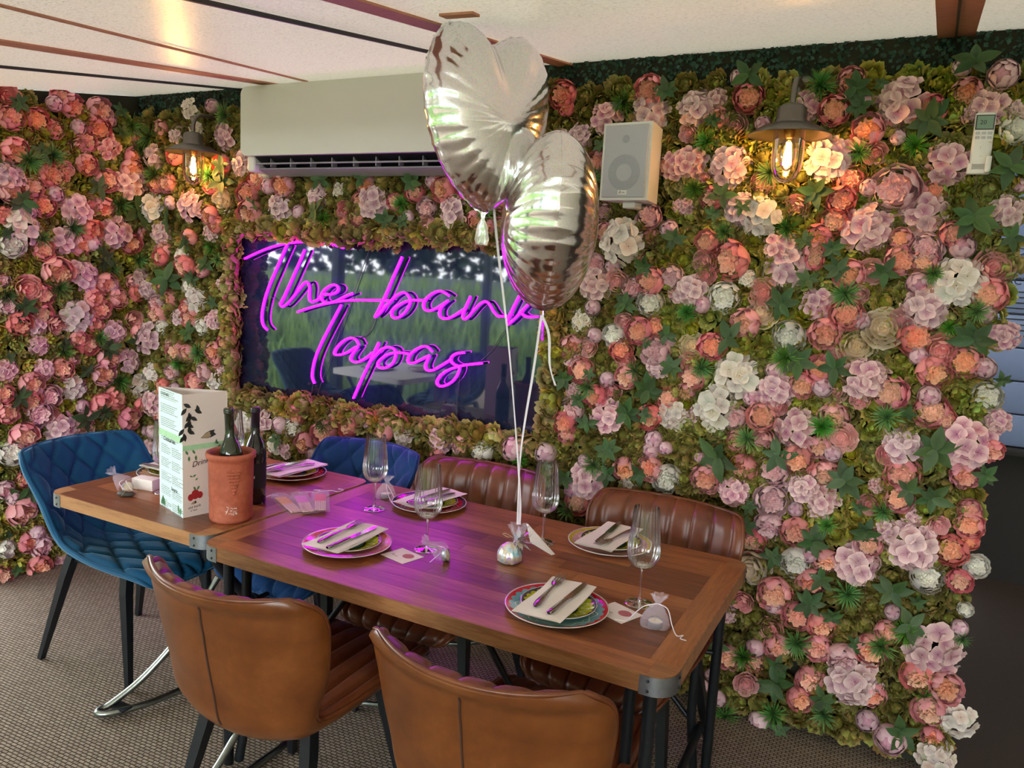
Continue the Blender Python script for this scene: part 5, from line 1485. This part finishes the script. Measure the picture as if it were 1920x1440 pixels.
mb.build('embossed_grapes', 'terracotta', cooler)
mb = MB(); mb.tube(spline([(math.cos(ca + a) * .0715, math.sin(ca + a) * .0715, z) for a, z in ((.1, .185), (.25, .196), (.45, .195), (.52, .183), (.44, .176), (.38, .184))], 5), .0018, 5); mb.build('embossed_vine', 'terracotta', cooler)
mb = MB()
for k in range(26):
    a = ca + r_.uniform(-.22, .25); z = .045 + r_.uniform(-.014, .016); n_ = Vector((math.cos(a), math.sin(a), 0))
    mb.box((0, 0, 0), (r_.uniform(.004, .009), .0012, .0006), T=frame(n_ * .0702 + Vector((0, 0, z)), n_, r_.uniform(0, 3)))
mb.build('worn_stamp', 'card', cooler)
def bottle(label, x, y, z, mat, H, tilt=0.0, foil='cork', lab=False):
    t = thing('wine_bottle', label, 'bottle', (x, y, z))
    t.rotation_euler = (R_(tilt), R_(-tilt), 0)
    mb = MB(); mb.lathe([(0, 0), (.034, 0), (.0375, .006), (.0378, .185), (.036, .20), (.028, .222), (.019, .242), (.0148, .262), (.0142, H - .04), (.0142, H - .006)], 36, cap=False); mb.build('body', mat, t)
    mb = MB(); mb.lathe([(.0148, H - .072), (.0149, H - .02), (.0165, H - .019), (.0165, H - .004), (.0145, H), (0, H)], 24, cap=False)
    for q in range(3): mb.lathe([(.0166, H - .016 + q * .004), (.0172, H - .0145 + q * .004), (.0166, H - .013 + q * .004)], 24, cap=False)
    mb.build('screw_cap', foil, t)
    if lab:
        mb = MB(); mb.lathe([(.0381, .06), (.0381, .15)], 36, cap=False); lb = mb.build('label', 'bottle_label', t)
        text('VIN', .016, 'card', lb, (.012, -.0385, .10), FR); text('ROSSO', .007, 'card', lb, (-.012, -.0388, .085), FR)
    return t
bottle('green glass wine bottle standing in the terracotta cooler', -1.955, 1.818, TZ + .031, 'bottle_green', .345, 2.0, 'bottle_green')
bottle('dark wine bottle behind the terracotta cooler', -2.03, 1.985, TZ, 'bottle_dark', .345, 0, 'cork', True)

# ------------------------------------------------------------------ balloons
_half = [(0, .79), (.10, .83), (.30, .93), (.56, .96), (.80, .82), (.95, .55), (.99, .22), (.93, -.12), (.78, -.46), (.54, -.78), (.26, -1.01), (.08, -1.10), (0, -1.13)]
_hs = spline(_half + [(-x, z) for x, z in _half[-2:0:-1]], 6, True)
_hd = [0.0]
for _i in range(len(_hs)):
    _a, _b = _hs[_i], _hs[(_i + 1) % len(_hs)]; _hd.append(_hd[-1] + math.hypot(_b[0] - _a[0], _b[1] - _a[1]))
def heart_xy(a):
    q = (a / (2 * PI)) % 1.0 * _hd[-1]
    i = max(0, min(len(_hs) - 1, int(np.searchsorted(_hd, q, side='right')) - 1))
    t = (q - _hd[i]) / max(1e-9, _hd[i + 1] - _hd[i]); A, B = _hs[i], _hs[(i + 1) % len(_hs)]
    return A[0] + (B[0] - A[0]) * t, A[1] + (B[1] - A[1]) * t
def balloon(label, c, width, height, thick, normal, lean, seed):
    n = Vector((normal[0], normal[1], 0)).normalized()
    xax = Vector((0, 0, 1)).cross(n).normalized()
    rz = math.atan2(n.y, n.x) + PI / 2         # local -Y faces n
    t = thing('foil_balloon', label, 'balloon', c, rz, 'silver foil heart balloons')
    NA, NR = 150, 22
    r_ = random.Random(seed)
    ph = [r_.uniform(0, 6) for _ in range(6)]
    for side, nm in ((-1, 'front_foil'), (1, 'back_foil')):
        mb = MB(); P = []
        for j in range(NR + 1):
            q = j / NR
            q2 = math.sin(q * PI / 2)
            row = []
            for k in range(NA):
                a = 2 * PI * k / NA
                hx, hz = heart_xy(a)
                hz = hz + 0.1
                crk = 1 - (0.018 * abs(math.sin(a * 17 + ph[0])) + 0.012 * abs(math.sin(a * 31 + ph[1]))) * q2 ** 8
                x = hx * q2 * crk; z = hz * q2 * crk
                # the notch and lobes: two domes merging
                d = (1 - q2 ** 2.0) ** 0.55
                lob = 1.0 - 0.22 * math.exp(-(x / .22) ** 2) * max(0, z) * 1.2
                wr = 1 - 0.10 * abs(math.sin(a * 14 + ph[2])) ** 6 * q2 ** 3 - 0.05 * abs(math.sin(a * 29 + ph[3])) ** 5 * q2 ** 5
                y = side * thick / 2 * d * lob * wr
                row.append((x * width / 2, y, z * height / 1.95 + lean * z))
            P.append(row)
        if side == -1: P = P[::-1]
        mb.grid(P, 0, True, None, True)
        mb.build(nm, 'foil', t)
    mb = MB(); pts = []
    rim = []
    for k in range(NA):
        a = 2 * PI * k / NA; hx, hz = heart_xy(a); hz += .1
        crk = 1 - (0.018 * abs(math.sin(a * 17 + ph[0])) + 0.012 * abs(math.sin(a * 31 + ph[1])))
        rim.append((hx, hz, crk))
    mb.grid([[(x * c_ * width / 2, 0, z * c_ * height / 1.95) for x, z, c_ in rim], [(x * (c_ + .022) * width / 2, .0006 * math.sin(i), z * (c_ + .02) * height / 1.95) for i, (x, z, c_) in enumerate(rim)]], 0, True, None, True)
    mb.build('seam', 'foil', t)
    zb = (-1.13 + .1) * height / 1.95
    mb = MB(); mb.grid([[(s_ * w, .004 * math.sin(s_ * 3), zb + z) for s_ in (-1, -.4, .2, .7, 1)] for z, w in ((.01, .012), (-.012, .006), (-.03, .018), (-.07, .026), (-.085, .02))])
    mb.build('tail', 'foil', t)
    return t
vdir = Vector((-1.14, 1.97)).normalized(); cright = Vector((vdir.y, -vdir.x))
def nrm_at(deg):
    a = R_(deg); return (-vdir * math.cos(a) + cright * math.sin(a))
n1 = nrm_at(36); n2 = nrm_at(92)
balloon('silver heart balloon floating highest against the roof, facing right', (-1.128, 1.955, 2.030), 0.42, 0.465, 0.22, n1, 0.0, 1)
balloon('silver heart balloon seen edge on below the other', (-0.990, 2.105, 1.765), 0.42, 0.475, 0.285, n2, 0.0, 2)
def ribbon(label, pts, w=0.0035):
    sp = spline(pts, 8)
    mb = MB(); P = []
    for i, p in enumerate(sp):
        a = 0.5 * math.sin(i * .25)
        P.append([(p[0] - w * math.cos(a), p[1] - w * math.sin(a), p[2]), (p[0], p[1], p[2] + .0006), (p[0] + w * math.cos(a), p[1] + w * math.sin(a), p[2])])
    mb.grid(P)
    Q = [[(x, y + .0006, z) for x, y, z in r][::-1] for r in P]
    mb.grid(Q)
    return tag(mb.build('balloon_ribbon', 'ribbon'), label, 'ribbon', 'pale ribbons holding the balloons')
ribbon('pale ribbon from the upper heart balloon down to the weight', [(-1.112, 1.985, 1.815), (-1.106, 2.01, 1.70), (-1.06, 2.03, 1.40), (-1.006, 2.04, 1.0), (-0.995, 2.035, 0.875)])
ribbon('pale ribbon from the edge on balloon down to the weight', [(-0.988, 2.085, 1.505), (-0.995, 2.07, 1.35), (-1.012, 2.05, 1.1), (-1.000, 2.03, 0.875)])
ribbon('short loose ribbon end hanging from the edge on balloon', [(-0.985, 2.085, 1.505), (-0.962, 2.09, 1.45), (-0.955, 2.095, 1.36), (-0.935, 2.10, 1.30)], .004)
ribbon('thin ribbon end curling left from the upper balloon', [(-1.112, 1.985, 1.815), (-1.16, 1.97, 1.822), (-1.215, 1.95, 1.838), (-1.235, 1.945, 1.835)], .0025)
wt = thing('balloon_weight', 'iridescent wrapped balloon weight on the long table', 'balloon weight', (-1.000, 2.035, TZ))
mb = MB(); mb.lathe([(0, 0), (.03, .0), (.038, .008), (.037, .03), (.028, .048), (.012, .06), (0, .062)], 40, cap=False, rib=lambda a, z: .04 * math.sin(a * 13) + .03 * math.sin(a * 7 + 60 * z))
o = mb.build('wrapped_base', 'cellophane', wt); o.location = (-.012, -.02, 0)
r_ = random.Random(4)
for k in range(34):
    a = r_.uniform(0, 2 * PI); L = r_.uniform(.03, .062)
    d = Vector((math.cos(a), math.sin(a), r_.uniform(-.5, 1.3))).normalized()
    p0 = Vector((.004, .004, .062)); F = frame(p0 + d * L * .5, d.orthogonal(), r_.uniform(0, 6))
    side = d.cross(Vector((0, 0, 1))).normalized() * r_.uniform(.003, .009)
    mb = MB(); mid = p0 + d * L * .5 + Vector((0, 0, r_.uniform(-.01, .01)))
    mb.add([p0 - side * .3, p0 + side * .3, mid + side, p0 + d * L, mid - side], [(0, 1, 2, 4), (4, 2, 3)], 0, True)
    mb.build('cellophane_strip', 'cellophane', wt)
mb = MB()
gather(mb, 30, 0, [(.012, .058, .2, 1, 1, 0, 0), (.008, .070, .2, 1, 1, 0, 0), (.018, .090, .3, 1, 1, 0, .004), (.026, .112, .35, 1, 1, -.002, .006)])
mb.build('gathered_top', 'organza', wt)
mb = MB(); mb.tube(spline([(-.01, -.01, .075), (-.03, -.02, .085), (-.045, -.01, .078), (-.03, -.005, .07), (-.012, -.008, .075)], 5), .0012, 5); mb.build('twine_bow', 'twine', wt)
mb = MB(); mb.add([(.018, .02, .115), (.024, .02, .115), (.078, .115, .002), (.072, .100, .002), (.030, .03, .055)], [(0, 1, 2, 3, 4)], 0, False); mb.add([(.0186, .0195, .115), (.0246, .0195, .115), (.0786, .1145, .002), (.0726, .0995, .002), (.0306, .0295, .055)], [(4, 3, 2, 1, 0)], 0, False)
mb.build('gift_tag', 'card', wt)

# ------------------------------------------------------------------ what the panel mirrors: a table by the open side and the garden
def bistro():
    t = thing('bistro_table', 'pale topped square table by the open garden side, mirrored in the sign', 'table', (-3.72, 0.62, 0), R_(8))
    mb = MB(); mb.prism(rrect(.78, .78, .05, 5), .72, .76); mb.build('table_top', 'napkin', t)
    for sx in (-1, 1):
        for sy in (-1, 1):
            tub(t, [(sx * .3, sy * .3, .72), (sx * .2, sy * .2, .45), (sx * .12, sy * .12, .3), (sx * .26, sy * .26, .02)], .014, 'dark_steel', 'leg')
    for i, (x, y) in enumerate(((-.15, .1), (.16, -.12))):
        o = obj('dinner_plate', ring_mesh_plate(.1365, PLATE_M['F']), None, (-3.72 + x, .62 + y, .7602)); tag(o, 'dark rimmed plate on the mirrored table, %s one' % ('far', 'near')[i], 'plate', 'plates on the mirrored table')
bistro()
SLT = ('diamond', BLUE, 'slate_velvet', 'slate_velvet', 'slate_velvet')
place_chair('slate', 'bistro_chair', SLT, (-4.42, 0.78, 0), R_(-95), 'slate grey chair at the garden end of the mirrored table', 'slate chairs at the mirrored table')
place_chair('slate', 'bistro_chair', SLT, (-3.62, -0.05, 0), R_(5), 'slate grey chair on the near side of the mirrored table', 'slate chairs at the mirrored table')

def bank_h(x, y):
    d = max(0.0, -5.6 - x) * 0.75 + max(0.0, -3.8 - y) * 0.75
    return min(1.0, d * 0.22) + 0.05 * math.sin(x * 1.3) * math.sin(y * 1.7) * min(1, d)
M['soil'] = plain('grassy_soil', srgb(60, 84, 44), 0.95, nscale=6, noise_amt=0.4)
mb = MB()
gx = np.linspace(-24, 12, 49); gy = np.linspace(-24, 12, 49)
mb.grid([[(x, y, bank_h(x, y) - 0.11) for x in gx] for y in gy])
tag(mb.build('garden_ground', 'soil'), 'grassy bank rising outside', None, None, 'structure')
mb = MB(); r_ = random.Random(21)
for i in range(15000):
    if r_.random() < .72: x, y = r_.uniform(-15, -5.5), r_.uniform(-10, 3.0)
    else: x, y = r_.uniform(-12, 4), r_.uniform(-9, -3.9)
    if (y + 8.1) * math.cos(math.atan2(-2.0, 5.4)) - (x + 10.6) * math.sin(math.atan2(-2.0, 5.4)) < .4: continue
    z = bank_h(x, y) - .11; h = r_.uniform(.25, .6); a = r_.uniform(0, 6.28); w = r_.uniform(.008, .02)
    lx, ly = r_.uniform(-.3, .3) * h, r_.uniform(-.3, .3) * h
    k = r_.uniform(.6, 1.3); c0 = tuple(q * k * .7 for q in srgb(70, 110, 50)); c1 = tuple(q * k for q in srgb(136, 170, 96))
    dx, dy = w * math.cos(a), w * math.sin(a)
    mb.add([(x - dx, y - dy, z), (x + dx, y + dy, z), (x + lx * .4 + dx * .7, y + ly * .4 + dy * .7, z + h * .6), (x + lx * .4 - dx * .7, y + ly * .4 - dy * .7, z + h * .6), (x + lx, y + ly, z + h)], [(0, 1, 2, 3), (3, 2, 4)], 0, True, [c0, c0, c1, c1, c1])
tag(mb.build('meadow_grass', 'grass'), 'long green meadow grass mirrored in the sign', 'grass', None, 'stuff')
mb = MB(); mb.box((0, 0, .35), (13, .12, 1.35))
M['grey_render'] = plain('pale_grey_render', srgb(104, 110, 122), 0.8)
o = mb.build('garden_wall', 'grey_render', None, (-10.6, -8.1, .30), (0, 0, math.atan2(-2.0, 5.4)))
tag(o, 'long low pale grey wall behind the meadow grass', 'garden wall')
mb = MB(); r_ = random.Random(77); _ga = math.atan2(-2.0, 5.4)
for i in range(7500):
    u, v_, z = r_.uniform(-8, 8), r_.uniform(-1.3, -.5), r_.uniform(.2, 4.2)
    p = Vector((-10.6 + u * math.cos(_ga) - v_ * math.sin(_ga), -8.1 + u * math.sin(_ga) + v_ * math.cos(_ga), z))
    F = frame(p, (r_.uniform(-1, 1), r_.uniform(-1, 1), r_.uniform(-.5, 1)), r_.uniform(0, 6)); s = r_.uniform(.10, .2); k = r_.uniform(.4, 1.1)
    c = tuple(q * k for q in srgb(40, 62, 46))
    mb.add([(-s, 0, 0), (0, -s * .6, .02), (s, 0, 0), (0, s * .6, .02)], [(0, 1, 2, 3)], 0, False, [c] * 4, F)
tag(mb.build('garden_hedge', 'tree_leaf'), 'tall dark hedge standing behind the grey garden wall', 'hedge')
def tree(x, y, h, rad, seed, lab):
    t = thing('garden_tree', lab, 'tree', (x, y, bank_h(x, y) - .1), 0, 'trees behind the garden hedge')
    r_ = random.Random(seed)
    mb = MB(); mb.tube([(0, 0, 0), (.1, 0, h * .4), (0, .1, h * .8)], [.16, .12, .05], 8); mb.usecol = True; mb.c = [srgb(70, 58, 46)] * len(mb.v); mb.build('trunk', 'tree_leaf', t)
    mb = MB()
    for i in range(2600):
        d = Vector((r_.gauss(0, 1), r_.gauss(0, 1), r_.gauss(0, 1))).normalized() * rad * r_.random() ** .4
        p = Vector((d.x, d.y, h * .52 + d.z * h * .46 / rad))
        F = frame(p, (r_.uniform(-1, 1), r_.uniform(-1, 1), r_.uniform(0, 1)), r_.uniform(0, 6)); s = r_.uniform(.16, .30); k = r_.uniform(.5, 1.2)
        c = tuple(q * k for q in srgb(44, 70, 44))
        mb.add([(-s, 0, 0), (0, -s * .6, .02), (s, 0, 0), (0, s * .6, .02)], [(0, 1, 2, 3)], 0, False, [c] * 4, F)
    mb.build('crown', 'tree_leaf', t)
for x, y, sd, lab in ((-20.5, -10.5, 40, 'leftmost dark leafy tree rising behind the garden hedge'), (-14.0, -13.5, 41, 'middle dark leafy tree rising behind the garden hedge'), (-7.0, -16.0, 42, 'rightmost dark leafy tree rising behind the garden hedge')):
    tree(x, y, 8.0, 2.6, sd, lab)
